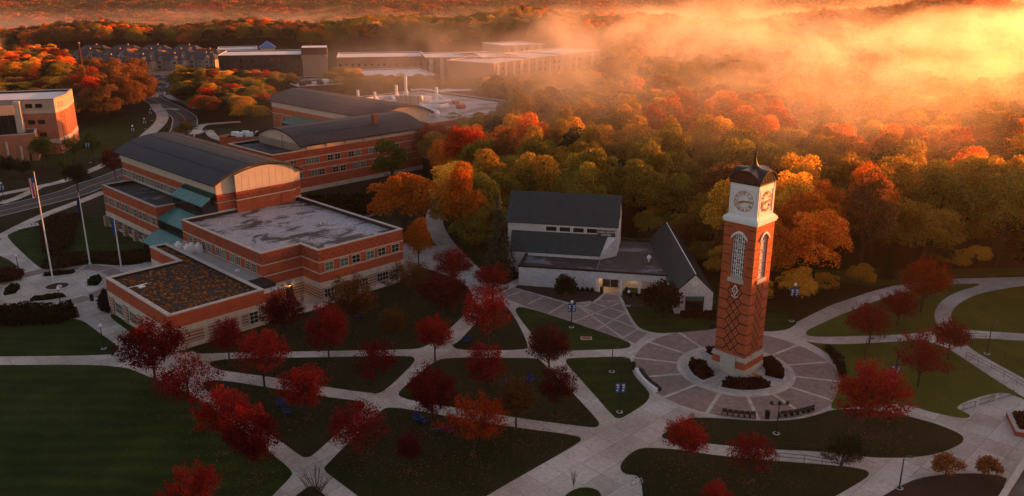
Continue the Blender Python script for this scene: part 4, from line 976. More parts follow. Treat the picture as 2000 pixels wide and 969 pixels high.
for i, (a0, a1, lb, ri, ro) in enumerate(((-1.45, -.12-.25, 'kerbed bed in front of the clock tower, nearest the viewer', 3.9, 6.6),(0.15,1.25,'kerbed bed behind the right corner of the clock tower',3.9,6.6),(1.75,2.9,'kerbed bed behind the left corner of the clock tower',3.9,6.6),(3.3,4.5,'kerbed bed left of the clock tower',3.9,6.6))):
    a0 += -.62; a1 += -.62
    if i == 0: a0, a1 = -2.15, -.98
    if i == 1: a0, a1 = -.58, .52
    if i == 2: a0, a1 = 1.0, 2.1
    if i == 3: a0, a1 = 2.75, 3.75
    t, P = bed('', (TW[0]-.3, TW[1]-.6), ri, ro, a0, a1, lb, 1)
    hedge_mass('shrub_bed', offs(P, -.25), .95, ['dark clipped shrubs filling the bed in front of the clock tower','dark clipped shrubs in the bed right of the clock tower','dark clipped shrubs in the bed behind the clock tower','dark clipped shrubs in the bed left of the clock tower'][i], 'shrubs', 'shrubs round the tower', seed=i+3, dens=14)
for i, a in enumerate((math.radians(20), math.radians(110), math.radians(200), math.radians(290))):
    r0, r1 = 4.6, 8.0; P = []
    n = 10
    for q in range(n+1): t = a - .40 + .8*q/n; rr = 7.9; P.append((FC[0]+rr*math.cos(t), FC[1]+rr*math.sin(t)))
    for q in range(n+1): t = a + .40 - .8*q/n; rr = 5.2 + .8*abs(t-a)/.4; P.append((FC[0]+rr*math.cos(t), FC[1]+rr*math.sin(t)))
    t = thing('planting_bed', ['kerbed bed on the right-hand side of the flagpole plaza','kerbed bed on the far side of the flagpole plaza','kerbed bed on the left-hand side of the flagpole plaza','kerbed bed on the near side of the flagpole plaza'][i], 'planting bed', (0,0,0), 0, 'kerbed beds of the flag plaza')
    b = MB(); b.ring(P, .2, -.05, .05, .25, M_curb); b.build('kerb', t); b = MB(); b.prism(offs(P, -.02), .05, .16, M_mulch); b.build('soil', t)
    hedge_mass('low_hedge', offs(P, -.4), .6, ['low green hedge right of the tall flagpole','low green hedge beyond the tall flagpole','low green hedge left of the tall flagpole','low green hedge nearest side of the flag plaza'][i], 'hedge', 'hedges of the flag plaza', seed=i+20, dens=12, col=(.022,.035,.012))
# ---------------------------------------------------------------- other buildings
def frame(p, q):                                       # origin and angle from two ground points along the front
    d = q - p; return (p.x, p.y, 0), math.atan2(d.y, d.x), d.length
# brick building at the left edge with sunlit bay
lb0 = Vector((-142.8, 261.6, 0)); lb1 = Vector((-153.3, 290.9, 0))
B1 = thing('office_building', 'brick building at the left edge with a sunlit golden corner and dark glazing', 'building', (lb0.x, lb0.y, 0), math.atan2(lb1.y-lb0.y, lb1.x-lb0.x) - math.pi/2)
# local: +y back along right end wall, -x to the left
P1 = [(0,0),(2,10),(2,26),(-30,26),(-30,3),(-9,.8)]
b1h = 17.2
M_b1 = brickmat('rosy brick', (0.42,0.15,0.085)); M_b1top = mat('tan stucco', (0.46,0.34,0.26), .8, var=.08)
flat_block(B1, P1, b1h, M_memb, wall=M_b1, para=.6, cope=.6, wname='brick_wall')
bands(B1, P1, [(12.9,13.9,M_lime,.08,'stone_band'),(13.9,16.9,M_b1top,.05,'stucco_storey'),(3.3,4.8,M_lime,.08,'stone_band')])
for zz in (14.6, 9.6, 5.6):
    for x in (-7.2, -4.4): window(B1, x, .8 - (x+9)*.089 - .05, zz, math.atan2(-1, 12), 1.9, 1.3, 2, 1, fm=M_dkline, proud=.1)
ra = math.atan2(10, 2)
window(B1, .9, 4.6, 14.2, ra, 3.6, 1.5, 3, 1, fm=M_dkline, proud=.16); window(B1, .95, 5.2, 5.4, ra, 3.4, 7.0, 3, 6, fm=M_dkline, proud=.16)
b = MB(); b.box(-11.0,-9.2,-2.2,1.6,0,17.0,M_lime); b.build('stone_pier', B1)
P2 = [(-26,-6),(-11.1,-2.4),(-11.1,3),(-26,3)]
b = MB(); b.prism(P2, 0, 13.2, M_glassdk, cap=False); b.build('curtain_wall', B1)
b = MB(); b.ring(P2, .25, -.2, 13.2, 16.2, M_b1top); b.prism(offs(P2,-.1), 15.6, 15.8, M_gravroof); b.build('stucco_band', B1)
b = MB()
for i in range(8): x = -25.5+1.8*i; b.box(x, x+.12, -6.15+(x+26)*.24, -5.9+(x+26)*.24, 7, 13.2, M_dkline)
b.build('mullion', B1)
P3 = [(-40,-13.9),(-5,-9.5),(-6,.3),(-40,-1)]
b = MB(); b.prism(P3, 0, 8.2, M_b1, cap=False); b.prism(offs(P3,-.4), 7.2, 7.5, mat('rust roof', (0.09,0.035,0.028), .8, var=.2)); b.ring(P3, .1, -.45, 8.17, 8.4, M_cope); b.build('low_wing', B1)
b = MB()
for x, z_, h_ in ((-17,5.6,2),(-13,2.0,4.4),(-9.5,0.6,4.2),(-21,3,2.5)): b.box(x, x+.5, -9.75-(-5-x)*.125-.12, -9.4-(-5-x)*.125, z_, z_+h_, M_lime)
b.box(-7.4,-6.8,-10.0,-9.5,0,2.3,M_dkline); b.build('stone_slot', B1)
def text_on(body, size, m, parent, loc, rz): return text(body, size, m, parent, loc, (math.pi/2, 0, rz))

def simple_block(name, label, pa, pb, depth, h, wall, roof, cat='building', rows=(), wtop=None, glass=M_glassdk, group=None, parent_only=None, ww=1.4, wh=1.3, para=.5, cope=M_cope):
    o, a, Ln = frame(G(*pa) if len(pa) == 2 else Vector(pa), G(*pb) if len(pb) == 2 else Vector(pb))
    t = thing(name, label, cat, o, a, group)
    P = [(0,0),(Ln,0),(Ln,depth),(0,depth)]
    b = MB(); b.prism(P, 0, h, wall, cap=False); b.prism(offs(P,-.3), h-para-.1, h-para, roof); b.build('wall', t)
    b = MB(); b.ring(P, .12, -.5, h-.03, h+.18, cope); b.build('coping', t)
    for zz, n in rows:
        for i in range(n): window(t, Ln*(i+.5)/n, 0, zz, 'f', ww, wh, 2, 1, glass=glass, fm=M_dkline, proud=.1)
    return t, Ln
M_blackb = mat('black cladding', (0.018,0.015,0.02), .6, var=.2, vscale=.3)
M_brownp = mat('brown metal panels', (0.13,0.04,0.03), .6, var=.1); M_tan = mat('tan panels', (0.32,0.22,0.17), .8, var=.06)
t, Ln = simple_block('dark_office_block', 'long charcoal three-storey block with a pale roof edge behind the trees', (430,153), (590,150), 34, 12.5, M_blackb, M_memb, rows=((9.0,13),(5.2,13),(1.6,13)), ww=1.1, cope=M_metalwh)
t, Ln = simple_block('stair_tower_block', 'square tan tower with a brown top at the right end of the charcoal block', (593,152), (641,151), 15, 12.6, M_tan, M_gravroof)
P = [(-.3,-.3),(Ln+.3,-.3),(Ln+.3,15.3),(-.3,15.3)]
b = MB(); b.prism(P, 12.7, 16.6, M_brownp, cap=False); b.prism(offs(P,-.2), 16.4, 16.65, M_metalwh); b.build('brown_top', t)
b = MB(); b.tube([(5,7,16.6),(5,7,20)], .12, M_gold, 6); b.build('mast', t)
t, Ln = simple_block('pavilion_block', 'long low tan block with white roof and a blue pyramid roof at its end', (427,118), (505,116), 30, 7, M_tan, M_memb, rows=((3.6,9),), cope=M_metalwh)
b = MB(); M_bluer = mat('blue metal roof', (0.06,0.16,0.42), .5)
x0, x1, y0, y1, zc = Ln+1, Ln+13, 4, 16, 7.4
for a_, c_ in (((x0,y0),(x1,y0)),((x1,y0),(x1,y1)),((x1,y1),(x0,y1)),((x0,y1),(x0,y0))): b.face([(*a_,zc),(*c_,zc),((x0+x1)/2,10,12)], M_bluer)
b.build('pyramid_roof', t); b = MB(); b.box(x0+1,x1-1,y0+1,y1-1,0,7.5,M_lime); b.build('pavilion_wall', t)
t, Ln = simple_block('low_annex', 'low grey annex with pale roof in front of the charcoal block', (560,178), (690,172), 22, 4.2, M_blackb, M_gravroof)
t, Ln = simple_block('service_block', 'dark flat service block with roof plant behind the rear barrel roof', (585,196), (672,190), 24, 6.2, M_blackb, M_labroof)
b = MB()
for i in range(6): b.box(3+i*4.2, 5.4+i*4.2, 6+(i%2)*5, 9+(i%2)*5, 5.7, 7.4, M_metalwh if i in (3,4) else M_black)
b.build('roof_plant', t)
M_fb2 = mat('far tan brick', (0.30,0.15,0.10), .85, var=.08); M_fbt = mat('far buff panel', (0.42,0.30,0.24), .85, var=.06)
t, Ln = simple_block('brick_hall', 'long hazy brick hall with a pale parapet left of the residence blocks', (660,151), (830,148), 34, 11, M_fb2, M_memb, rows=((6,14),(2.5,14)), cope=M_metalwh)
t, Ln = simple_block('white_roof_hall', 'wide low hall with a broad white roof between trees', (700,178), (850,172), 40, 6.5, M_fb2, M_memb, rows=((2.4,10),), cope=M_metalwh)
for (pa, pb, dp, h, lb, wl, rw) in (((832,158),(940,156),16,12.5,'hazy brick residence block with a buff stair end, leftmost of the residences',M_fb2,((8.6,9),(5,9),(1.8,9))),
     ((944,157),(1010,152),14,12.5,'brick residence block in the haze behind the leftmost residence',M_fb2,((8.6,6),(5,6))),
     ((985,128),(1062,124),14,12.5,'farthest hazy residence wing with a long white roof',M_fbt,((8.6,8),(5,8))),
     ((965,170),(1040,157),13,12.0,'residence wing with a tapering white roof nearest the wood',M_fb2,((8,7),(4.6,7))),
     ((1040,157),(1105,148),13,12.2,'middle residence wing with buff bays in golden haze',M_fbt,((8,7),(4.6,7))),
     ((1105,148),(1176,138),13,12.4,'rightmost residence wing with striped buff bays in golden haze',M_fbt,((8,7),(4.6,7)))):
    t, Ln = simple_block('residence_block', lb, pa, pb, dp+18, h, wl, M_memb, rows=rw, ww=1.6, wh=1.6, cope=M_metalwh, group='residence blocks in the haze')
    b = MB()
    for i in range(5): x = Ln*(i+.3)/5; b.box(x, x+Ln*.07, -.35, -.02, 0, h-.4, M_lime)
    b.build('buff_bay', t)
t, Ln = simple_block('low_pavilion', 'flat pale roof beyond the laboratory, edged with small shrubs', (815,201), (948,195), 30, 4.5, M_fb2, M_memb, cope=M_metalwh)
# townhouses
M_shing = mat('dark shingles', (0.05,0.048,0.058), .85, var=.2); M_siding = mat('buff siding', (0.27,0.21,0.17), .8, var=.1)
def townhouse(lb, loc, rz, wd=20, dp=12, h=5.6, grp='townhouses by the car park'):
    t = thing('townhouse', lb, 'house', loc, rz, grp)
    b = MB(); b.box(-wd/2, wd/2, 0, dp, 0, h, M_siding); b.build('wall', t)
    b = MB(); o = .6
    for q in ([(-wd/2-o,-o,h),(wd/2+o,-o,h),(wd/2-4,dp/2,h+3.6),(-wd/2+4,dp/2,h+3.6)],[(wd/2+o,dp+o,h),(-wd/2-o,dp+o,h),(-wd/2+4,dp/2,h+3.6),(wd/2-4,dp/2,h+3.6)],[(-wd/2-o,dp+o,h),(-wd/2-o,-o,h),(-wd/2+4,dp/2,h+3.6)],[(wd/2+o,-o,h),(wd/2+o,dp+o,h),(wd/2-4,dp/2,h+3.6)]): b.face(q, M_shing)
    b.build('roof', t)
    for x in (-wd/4, wd/4):
        b = MB(); b.box(x-2.2, x+2.2, -1.2, .2, 0, h, M_siding); b.face([(x-2.3,-1.21,h),(x+2.3,-1.21,h),(x,-1.21,h+2.3)], M_siding); b.build('gable_bay', t)
        b = MB(); b.face([(x-2.7,-1.4,h-.3),(x,-1.4,h+2.5),(x,4,h+2.5),(x-2.7,0,h-.3)], M_shing); b.face([(x+2.7,-1.4,h-.3),(x,-1.4,h+2.5),(x,4,h+2.5),(x+2.7,0,h-.3)], M_shing); b.build('gable_roof', t)
        for zz in (.8, 3.4): window(t, x, -1.2, zz, 'f', 2.2, 1.7, 2, 1, fm=M_whitepaint, proud=.1)
    for zz in (.8, 3.4):
        for x in (-wd/2+2, 0, wd/2-2): window(t, x, 0, zz, 'f', 1.4, 1.6, 2, 1, fm=M_whitepaint, proud=.1)
    b = MB(); b.box(1, 1.9, dp/2-.45, dp/2+.45, h+3, h+4.5, M_fb2); b.build('chimney', t)
    return t
th0 = None
ths = [(205,139,'leftmost'),(268,138,'second from the left'),(330,136,'third from the left'),(392,134,'rightmost')]
for px_, py_, nm in ths:
    g = G(px_, py_); lb = 'buff townhouse with dark hipped roof, %s of the front row' % nm
    if th0 is None: th0 = townhouse(lb, (g.x, g.y, 0), math.radians(-8)); t = th0
    else: t = copy_tree(th0); t.location = (g.x, g.y, 0); t['label'] = lb
for row, (y_, xs) in enumerate(((125,(165,225,285,345,400)),(115,(180,240,300,360)))):
    for i, px_ in enumerate(xs):
        g = G(px_, y_); t = copy_tree(th0); t.location = (g.x, g.y, 0); t.rotation_euler = (0,0,math.radians(-8+6*((i+row)%2)))
        t['label'] = 'buff townhouse with dark hipped roof, %s from left in the %s row' % (['first','second','third','fourth','fifth'][i], ['middle','back'][row]); 
# buildings cut by the frame at the lower right
t, Ln = simple_block('flat_roofed_building', 'corner of a grey flat roof at the lower right edge of the picture', (*G(2006,888,3)[:2],0), (*G(1946,982,3)[:2],0), 9, 3, M_lime, M_gravroof)
g1, g2 = G(1978,848,.6), G(2005,862,.6)
t = thing('brick_planter', 'low brick planter with dark shrubs at the right edge', 'planter', tuple(G(2003,838)), 0)
b = MB(); b.ring([(-2.0,-1.6),(3,-3),(5,2),(-.5,3)], .2, -.2, 0, .65, M_brick); b.ring([(-2.0,-1.6),(3,-3),(5,2),(-.5,3)], .26, -.26, .65, .78, M_cope); b.build('planter_wall', t)
b = MB(); b.prism([(-1.9,-1.5),(2.9,-2.9),(4.9,1.9),(-.4,2.9)], 0, .55, M_mulch); b.build('soil', t)
g = G(2003,838); hedge_mass('planter_shrubs', [(g.x-1.6,g.y-1.2),(g.x+2.6,g.y-2.5),(g.x+4.4,g.y+1.6),(g.x-.2,g.y+2.5)], .8, 'dark shrubs inside the low brick planter', 'shrubs', seed=77, z0=.5)
# ---------------------------------------------------------------- trees
rng = np.random.default_rng(7)
def leaves_mesh(name, C, size, m):
    """C: (n,3) centres -> one small bent leaf clump (quad) each"""
    n = len(C); a = rng.normal(size=(n, 3)); a /= np.linalg.norm(a, axis=1)[:, None]
    h = rng.normal(size=(n, 3)); b = np.cross(a, h); b /= np.linalg.norm(b, axis=1)[:, None]
    s = (size * rng.uniform(.6, 1.35, n))[:, None]
    V = np.stack([C - a*s, C + b*s*.6, C + a*s, C - b*s*.6], 1).reshape(-1, 3).astype(np.float32)
    me = bpy.data.meshes.new(name); me.vertices.add(4*n); me.vertices.foreach_set('co', V.ravel())
    me.loops.add(4*n); me.loops.foreach_set('vertex_index', np.arange(4*n, dtype=np.int32))
    me.polygons.add(n); me.polygons.foreach_set('loop_start', np.arange(0, 4*n, 4, dtype=np.int32)); me.polygons.foreach_set('loop_total', np.full(n, 4, np.int32))
    me.materials.append(m); me.update(); me.validate(); return me
def trunk_mesh(name, h, r, branches, m=None):
    b = MB(); b.tube([(0,0,-.15),(0,0,.3),(.05*r,0,h*.35),(0,.1*r,h*.75),(0,0,h*.95)], [r*1.5,r,r*.85,r*.45,r*.12], m or M_bark, 7)
    for p, q, rr in branches:
        mid = (Vector(p) + Vector(q))/2 + Vector((0,0,.12*(Vector(q)-Vector(p)).length)); b.tube([p, mid, q], [rr, rr*.6, rr*.15], m or M_bark, 4, False)
    o = b.build(name); me = o.data; bpy.data.objects.remove(o); return me
def maple(seed, nl=9500, R=4.0, H=9.0, z0=2.0, nb=84, size=.125, spread=1.0):
    r = np.random.default_rng(seed); C = []; br = []
    for i in range(nb):
        az = r.uniform(0, 2*math.pi); el = math.asin(r.uniform(-.18, .98)); u = r.uniform(.72, 1.08)
        base = np.array([0, 0, z0 + .5 + r.uniform(0, .45)*(H - z0)])
        zc = z0 + (H - z0)*.42
        tip = np.array([R*spread*u*math.cos(el)*math.cos(az), R*spread*u*math.cos(el)*math.sin(az), zc + (H - zc)*u*math.sin(el) if el > 0 else zc + (zc - z0)*1.3*u*math.sin(el)])
        base[2] = min(base[2], tip[2] - .1) if tip[2] > z0 else z0
        base[2] = max(z0*.8, base[2] - .2*np.linalg.norm(tip[:2]))
        if i < 16: br.append((tuple(base), tuple(base + (tip - base)*.85), .07))
        k = int(nl/nb*r.uniform(.6, 1.4)); t = r.power(1.7, k)[:, None]*.78 + .22
        w_ = (.16 + .62*(1 - np.abs(2*t - 1.35)))*.62
        C.append(base + (tip - base)*t + r.normal(size=(k, 3))*w_*np.array([1, 1, .75]))
    return leaves_mesh('maple_leaves', np.concatenate(C), size, M_leaf), trunk_mesh('maple_trunk', H*.75, .17, br)
def broad(seed, nl=10500, R=5.6, H=17.0, z0=1.2, nlob=40, size=.215, m=None):
    r = np.random.default_rng(seed); C = []; br = []
    for i in range(nlob):
        az = r.uniform(0, 2*math.pi); el = math.asin(r.uniform(-.45, 1.0)); u = r.uniform(.45, .88)
        zc = z0 + (H - z0)*.5; c = np.array([R*u*math.cos(el)*math.cos(az), R*u*math.cos(el)*math.sin(az), zc + (H - z0)*.47*u*math.sin(el)*1.05])
        lr = R*r.uniform(.24, .42); k = int(nl/nlob*(lr/(.33*R))**2)
        d = r.normal(size=(k, 3)); d /= np.linalg.norm(d, axis=1)[:, None]; rad = lr*r.uniform(.72, 1.08, k)[:, None]
        d[:, 2] = np.where(d[:, 2] < -.35, -d[:, 2], d[:, 2]); C.append(c + d*rad*np.array([1, 1, .85]))
        if i < 12: br.append(((0, 0, max(z0*.7, c[2]*.55)), tuple(c), .12))
    return leaves_mesh('crown_leaves', np.concatenate(C), size, m or M_leaf), trunk_mesh('broad_trunk', H*.7, .26, br)
def conifer(seed, nl=4200, R=3.6, H=16.0):
    r = np.random.default_rng(seed); t = 1 - np.sqrt(r.uniform(0, 1, nl)); az = r.uniform(0, 2*math.pi, nl)
    lay = np.floor(t*17)/17; fr = (t - lay)*17; rr = R*(1 - t)*(.75 + .35*np.sin(az*7 + lay*40))*(1.05 - .25*fr)*r.power(2.4, nl); z = .6 + t*(H - .6) - .22*rr
    return leaves_mesh('needles', np.stack([rr*np.cos(az), rr*np.sin(az), z], 1), .22, M_leaf), trunk_mesh('conifer_trunk', H*.95, .2, [])
def bushm(seed, nl=2600, R=2.2, H=3.4, size=.16):
    r = np.random.default_rng(seed); C = []
    for i in range(26):
        az = r.uniform(0, 2*math.pi); el = math.asin(r.uniform(-.1, 1)); u = r.uniform(.4, .8); c = np.array([R*u*math.cos(el)*math.cos(az), R*u*math.cos(el)*math.sin(az), H*.4 + H*.5*u*math.sin(el)])
        k = nl//26; d = r.normal(size=(k, 3)); d /= np.linalg.norm(d, axis=1)[:, None]; C.append(c + d*R*.34*r.uniform(.5, 1.15, k)[:, None])
    C = np.concatenate(C); C[:, 2] = np.maximum(C[:, 2], .08); return leaves_mesh('bush_leaves', C, size, M_leaf), trunk_mesh('bush_stem', H*.5, .08, [])
def bare(seed, H=5.0, R=2.4, n=34):
    r = random.Random(seed); b = MB(); b.tube([(0,0,0),(0,0,H*.3),(0,0,H*.6)], [.12,.09,.03], M_bark, 6)
    for i in range(n):
        az = r.uniform(0, 2*math.pi); z_ = r.uniform(.08, .45)*H; q = Vector((R*r.uniform(.4,1)*math.cos(az), R*r.uniform(.4,1)*math.sin(az), H*r.uniform(.6,1))); p = Vector((0,0,z_)); md = p.lerp(q, .5) + Vector((0,0,-.1))
        b.tube([p, md, q], [.05,.03,.008], M_bark, 4, False)
        for k in range(4): e = md.lerp(q, r.uniform(.1,.8)); b.tube([e, e + Vector((r.gauss(0,.35), r.gauss(0,.35), r.uniform(.3,.9)))], [.018,.006], M_bark, 3, False)
    o = b.build('bare_branches'); me = o.data; bpy.data.objects.remove(o); return me
MAP = [maple(s, nl=[9500,6200,10500,7200,8600][s], nb=[84,52,96,60,74][s], spread=[1,1.12,.92,1.05,1.0][s], z0=[2.0,1.6,2.3,1.8,2.2][s]) for s in range(5)]          # R 4, H 9
BRD = [broad(10+s) for s in range(5)]                                          # R 5.6, H 17
CON = [conifer(30), conifer(31)]; BSH = [bushm(40), bushm(41)]; BARE = [bare(50), bare(51)]
CRIM, RED, BRT, ORR = (.12,.005,.009), (.21,.008,.009), (.32,.011,.008), (.30,.034,.007)
DKR, ORA, YEL, OLV, GRN, DKG, BRN = (.10,.012,.014), (.48,.14,.015), (.46,.25,.03), (.17,.13,.02), (.09,.11,.018), (.018,.028,.012), (.13,.06,.02)
def put_tree(kind, x, y, h, r, col, label, group=None, z=0.0, i=0, name=None, cat='tree'):
    table = {'maple': (MAP, 4.0, 9.0), 'broad': (BRD, 5.6, 17.0), 'conifer': (CON, 3.6, 16.0), 'bush': (BSH, 2.4, 3.4)}[kind]; me, R0_, H0 = table
    lm, tm = me[i % len(me)]
    t = thing(name or {'maple': 'maple_tree', 'broad': 'broadleaf_tree', 'conifer': 'spruce_tree', 'bush': 'shrub'}[kind], label, cat, (x, y, z), random.uniform(0, 6.28), group)
    t.scale = (r/R0_, r/R0_, h/H0)
    c = link('crown' if kind != 'bush' else 'foliage', lm, t); c.color = (*col, 1); link('trunk' if kind != 'bush' else 'stem', tm, t); return t
random.seed(11)
def px_tree(kind, bx, by, ty, wpx, col, label, group=None, i=0, **k):
    g = G(bx, by); h = HZ(g.x, g.y, ty); zc = g.y*cc + (CAM_H - h*.5)*cs; r = wpx/2*zc/CAM_F
    return put_tree(kind, g.x, g.y, max(1.2, h*1.04), r, col, label, group, i=i, **k)
FG = [
 ('maple',305,752,628,136,CRIM,'largest dark crimson maple standing off the garden roof wing corner',0),
 ('maple',374,812,694,116,RED,'loose red maple in front of the big dark crimson maple',1),
 ('maple',449,712,624,76,RED,'narrow red maple beside the stone wall of the garden roof wing',2),
 ('maple',517,757,645,102,BRT,'bright red maple left of the paved fork, upper one',3),
 ('maple',598,816,720,114,BRT,'bright scarlet maple standing by two blue chairs left of the centre crossing',4),
 ('maple',644,714,596,92,RED,'tall dim red maple beside the path before the brick corner',0),
 ('maple',734,768,664,86,CRIM,'dim crimson maple at the tip of the brown leafy lawn',1),
 ('maple',850,705,618,84,BRT,'vivid red maple at the edge of the straight cross path',2),
 ('maple',953,678,560,102,BRT,'tall bright crimson maple on the leafy triangle beside the curved path',3),
 ('maple',884,566,488,86,RED,'dusky red maple nearest the path bend behind the brick building',4),
 ('maple',866,628,535,108,DKR,'dim wine red maple inside the curve of the path',0),
 ('maple',962,596,516,78,RED,'red maple close to the white wall end by the curved path',1),
 ('maple',1072,736,636,92,DKR,'blackish maroon maple astride the diagonal path left of the plaza',2),
 ('maple',952,778,666,88,RED,'red maple on the dark lawn just below the straight cross path',3),
 ('maple',1086,814,716,82,DKR,'dark red maple at the right tip of the central lawn',4),
 ('maple',845,838,718,104,CRIM,'round deep crimson maple beside the centre crossing',0),
 ('maple',926,888,774,124,ORR,'broad orange red maple low in the middle of the picture',1),
 ('maple',1008,836,742,92,BRN,'thin brownish orange maple beside the long lower path',2),
 ('maple',706,896,790,122,RED,'crimson maple leaning over the lower crossing path',3),
 ('maple',446,880,762,118,BRT,'scarlet maple with sparse twigs left of the lower diagonal path',4),
 ('maple',500,938,798,112,CRIM,'dark crimson maple at the lower crossing with pale path behind',0),
 ('maple',380,1010,908,104,BRT,'bright red maple top cut off by the bottom edge',1),
 ('maple',800,922,844,60,DKR,'small dim red maple on the lower central lawn',2),
 ('maple',768,672,596,62,BRN,'small dull orange maple in the dark lawn below the brick wall',3),
 ('maple',560,676,566,92,DKR,'dark brown red tree close to the inner corner with the lit wall lamp',4),
 ('maple',690,648,540,102,BRN,'brown olive tree before the lower windows of the brick block',0),
 ('maple',798,592,508,86,BRN,'olive brown tree at the right end of the brick block',1),
 ('maple',1337,908,818,98,BRT,'bright red maple below the plaza benches',2),
 ('maple',1463,940,850,96,RED,'red maple right of the brightest one under the triple lamp',3),
 ('maple',1395,1020,942,66,BRT,'small red maple top cut by the bottom edge, right of the bicycle',4),
 ('maple',1694,852,714,150,BRT,'largest scarlet maple right of the round plaza',0),
 ('maple',1792,757,646,104,RED,'dark red maple behind the largest scarlet maple',1),
 ('maple',1850,704,624,76,RED,'smaller red maple by the fork of the railed path',2),
 ('maple',1697,674,594,94,RED,'red maple beside the small cross path right of the plaza',3),
 ('maple',1752,638,568,78,RED,'middle one of three red maples along the sweeping path',4),
 ('maple',1798,610,506,100,ORR,'tallest orange red maple beside the sweeping path, nearest the wood',0),
 ('maple',1640,930,846,76,DKG,'small dark green tree on the lower right lawn tip',1),
 ('broad',792,474,338,128,ORA,'rounded orange tree right behind the brick building end',0),
 ('broad',766,378,268,68,GRN,'tall narrow yellow green tree before the laboratory wall',1),
 ('broad',818,524,428,56,ORA,'small orange yellow tree below the rounded orange one',2),
 ('broad',905,488,328,90,ORA,'tall orange tree left of the dark spruce by the path',3),
 ('broad',842,330,240,70,ORR,'red orange tree at the end of the barrel roof',4),
 ('conifer',975,538,376,84,(.07,.085,.055),'tall dark spruce at the left end of the white chapel building',0),
 ('conifer',1020,420,340,44,ORA,'slim orange tree tip behind the slate roof',1),
 ('bush',1105,588,536,54,DKG,'weeping dark round shrub in front of the white wall',0),
 ('bush',1288,622,550,92,(.03,.02,.012),'big dark round shrub left of the small chapel window',1),
 ('broad',90,328,266,52,GRN,'round yellow green tree beside the sunlit brick building',0),
 ('maple',147,314,264,44,GRN,'small green gold tree in front of the sunlit corner',1),
 ('broad',183,312,258,34,GRN,'slender green tree right of the banner lamp on the left lawn',2),
 ('maple',226,350,288,46,DKR,'blackish purple tree beside the road behind the left wing',3),
 ('maple',153,376,320,60,DKG,'dark bushy tree beside the road near the flagpoles',4),
 ('maple',18,345,304,40,DKG,'dark round tree at the left edge before the brick wall',0),
 ('maple',46,350,308,34,DKG,'second dark round tree before the low brick wall',1),
 ('maple',126,340,308,22,GRN,'young green tree alone on the left lawn',2),
 ('broad',365,272,240,46,OLV,'olive gold small tree peeping over the barrel roof',3),
]
for i, (k, bx, by, ty, wp, col, lb, v) in enumerate(FG):
    px_tree(k, bx, by, ty, wp, col, lb, None, i=v)
V_, F_ = [], []                                        # fallen leaves under the maples
for (k, bx, by, ty, wp, col, lb, v) in FG:
    if k != 'maple' or col in (DKG, GRN): continue
    g = G(bx, by)
    for _ in range(190):
        a_, d_ = random.uniform(0, 6.283), abs(random.gauss(0, 1))*4.2; x, y = g.x + d_*math.cos(a_), g.y + d_*math.sin(a_); s = random.uniform(.04, .10)
        n_ = len(V_); t_ = random.uniform(0, 3); V_ += [(x + s*math.cos(t_ + q*1.57), y + s*math.sin(t_ + q*1.57), .085 + random.random()*.02) for q in range(4)]; F_.append((n_, n_+1, n_+2, n_+3))
me_ = bpy.data.meshes.new('fallen_leaves'); me_.from_pydata(V_, [], F_); me_.materials.append(mat('fallen leaves', (.22,.03,.018), .9, var=.6, vscale=2, col2=(.30,.12,.05))); tag(link('fallen_leaves', me_), 'red and tan fallen leaves scattered under the maples', 'leaves', None, 'stuff')
for bx, by, ty, wp, lb in ((1846,929,886,70,'sparse orange shrub on the mulch bed at the lower right, left one'),(1928,932,892,56,'sparse orange shrub on the mulch bed at the lower right, right one')):
    px_tree('bush', bx, by, ty, wp, (.34,.13,.05), lb, None)
for (bx, by, H_, lb, v) in ((620,985,4.2,'bare grey tree at the bottom crossing',0),(1120,955,2.6,'bare sapling with a few brown leaves near the bottom edge',1)):
    g = G(bx, by); t = thing('bare_tree', lb, 'tree', (g.x, g.y, 0)); o = link('branches', BARE[v], t); o.scale = (H_/5,)*3 if v == 0 else (.18,.18,.52)
for i, (bx, by, ty, wp, lb) in enumerate(((363,262,222,54,'bare branched tree beside the road bend'),)):
    g = G(bx, by); t = thing('bare_tree', lb, 'tree', (g.x, g.y, 0)); h = HZ(g.x, g.y, ty); o = link('branches', BARE[1], t); o.scale = (h/5,)*3
# shrub rows
def gp(l): return [tuple(G(*p)[:2]) for p in l]
hedge_mass('hedge', gp([(590,412),(600,398),(735,392),(740,420),(660,432),(610,432)]), 2.6, 'dark hedge mass behind the frosted roof', 'hedge', seed=31, dens=4, leaf=.22, col=(.018,.018,.010))
hedge_mass('shrub_row', gp([(80,524),(100,505),(180,500),(240,500),(300,495),(305,512),(240,520),(180,514),(110,530)]), 1.3, 'brown shrub row along the far rim of the flag plaza', 'shrubs', seed=32, dens=5, col=(.06,.035,.018))
hedge_mass('shrub_row', gp([(-20,640),(0,612),(50,604),(110,608),(140,600),(150,622),(120,634),(40,640)]), 1.7, 'dark shrub mass on the near side of the flag plaza', 'shrubs', seed=33, dens=5, col=(.022,.02,.010))
hedge_mass('shrub_row', gp([(-60,560),(-40,535),(20,530),(48,534),(44,548),(0,556)]), 1.1, 'brown shrubs at the left edge beside the small lawn', 'shrubs', seed=34, dens=5, col=(.07,.03,.018))
hedge_mass('shrub_row', gp([(190,600),(200,575),(214,575),(222,600),(214,615),(200,612)]), 1.0, 'dark shrubs at the corner of the garden roof wing', 'shrubs', seed=35, dens=6, col=(.03,.02,.02))
hedge_mass('shrub_row', gp([(84,500),(80,450),(100,430),(160,425),(150,440),(140,480),(110,500)]), 1.6, 'tall brown grass and shrubs between the flagpoles', 'shrubs', seed=36, dens=3, leaf=.2, col=(.06,.035,.018))
hedge_mass('shrub_row', gp([(1330,600),(1395,606),(1397,628),(1330,622)]), .7, 'low brown shrubs below the small chapel window', 'shrubs', seed=37, dens=7, col=(.05,.018,.012))
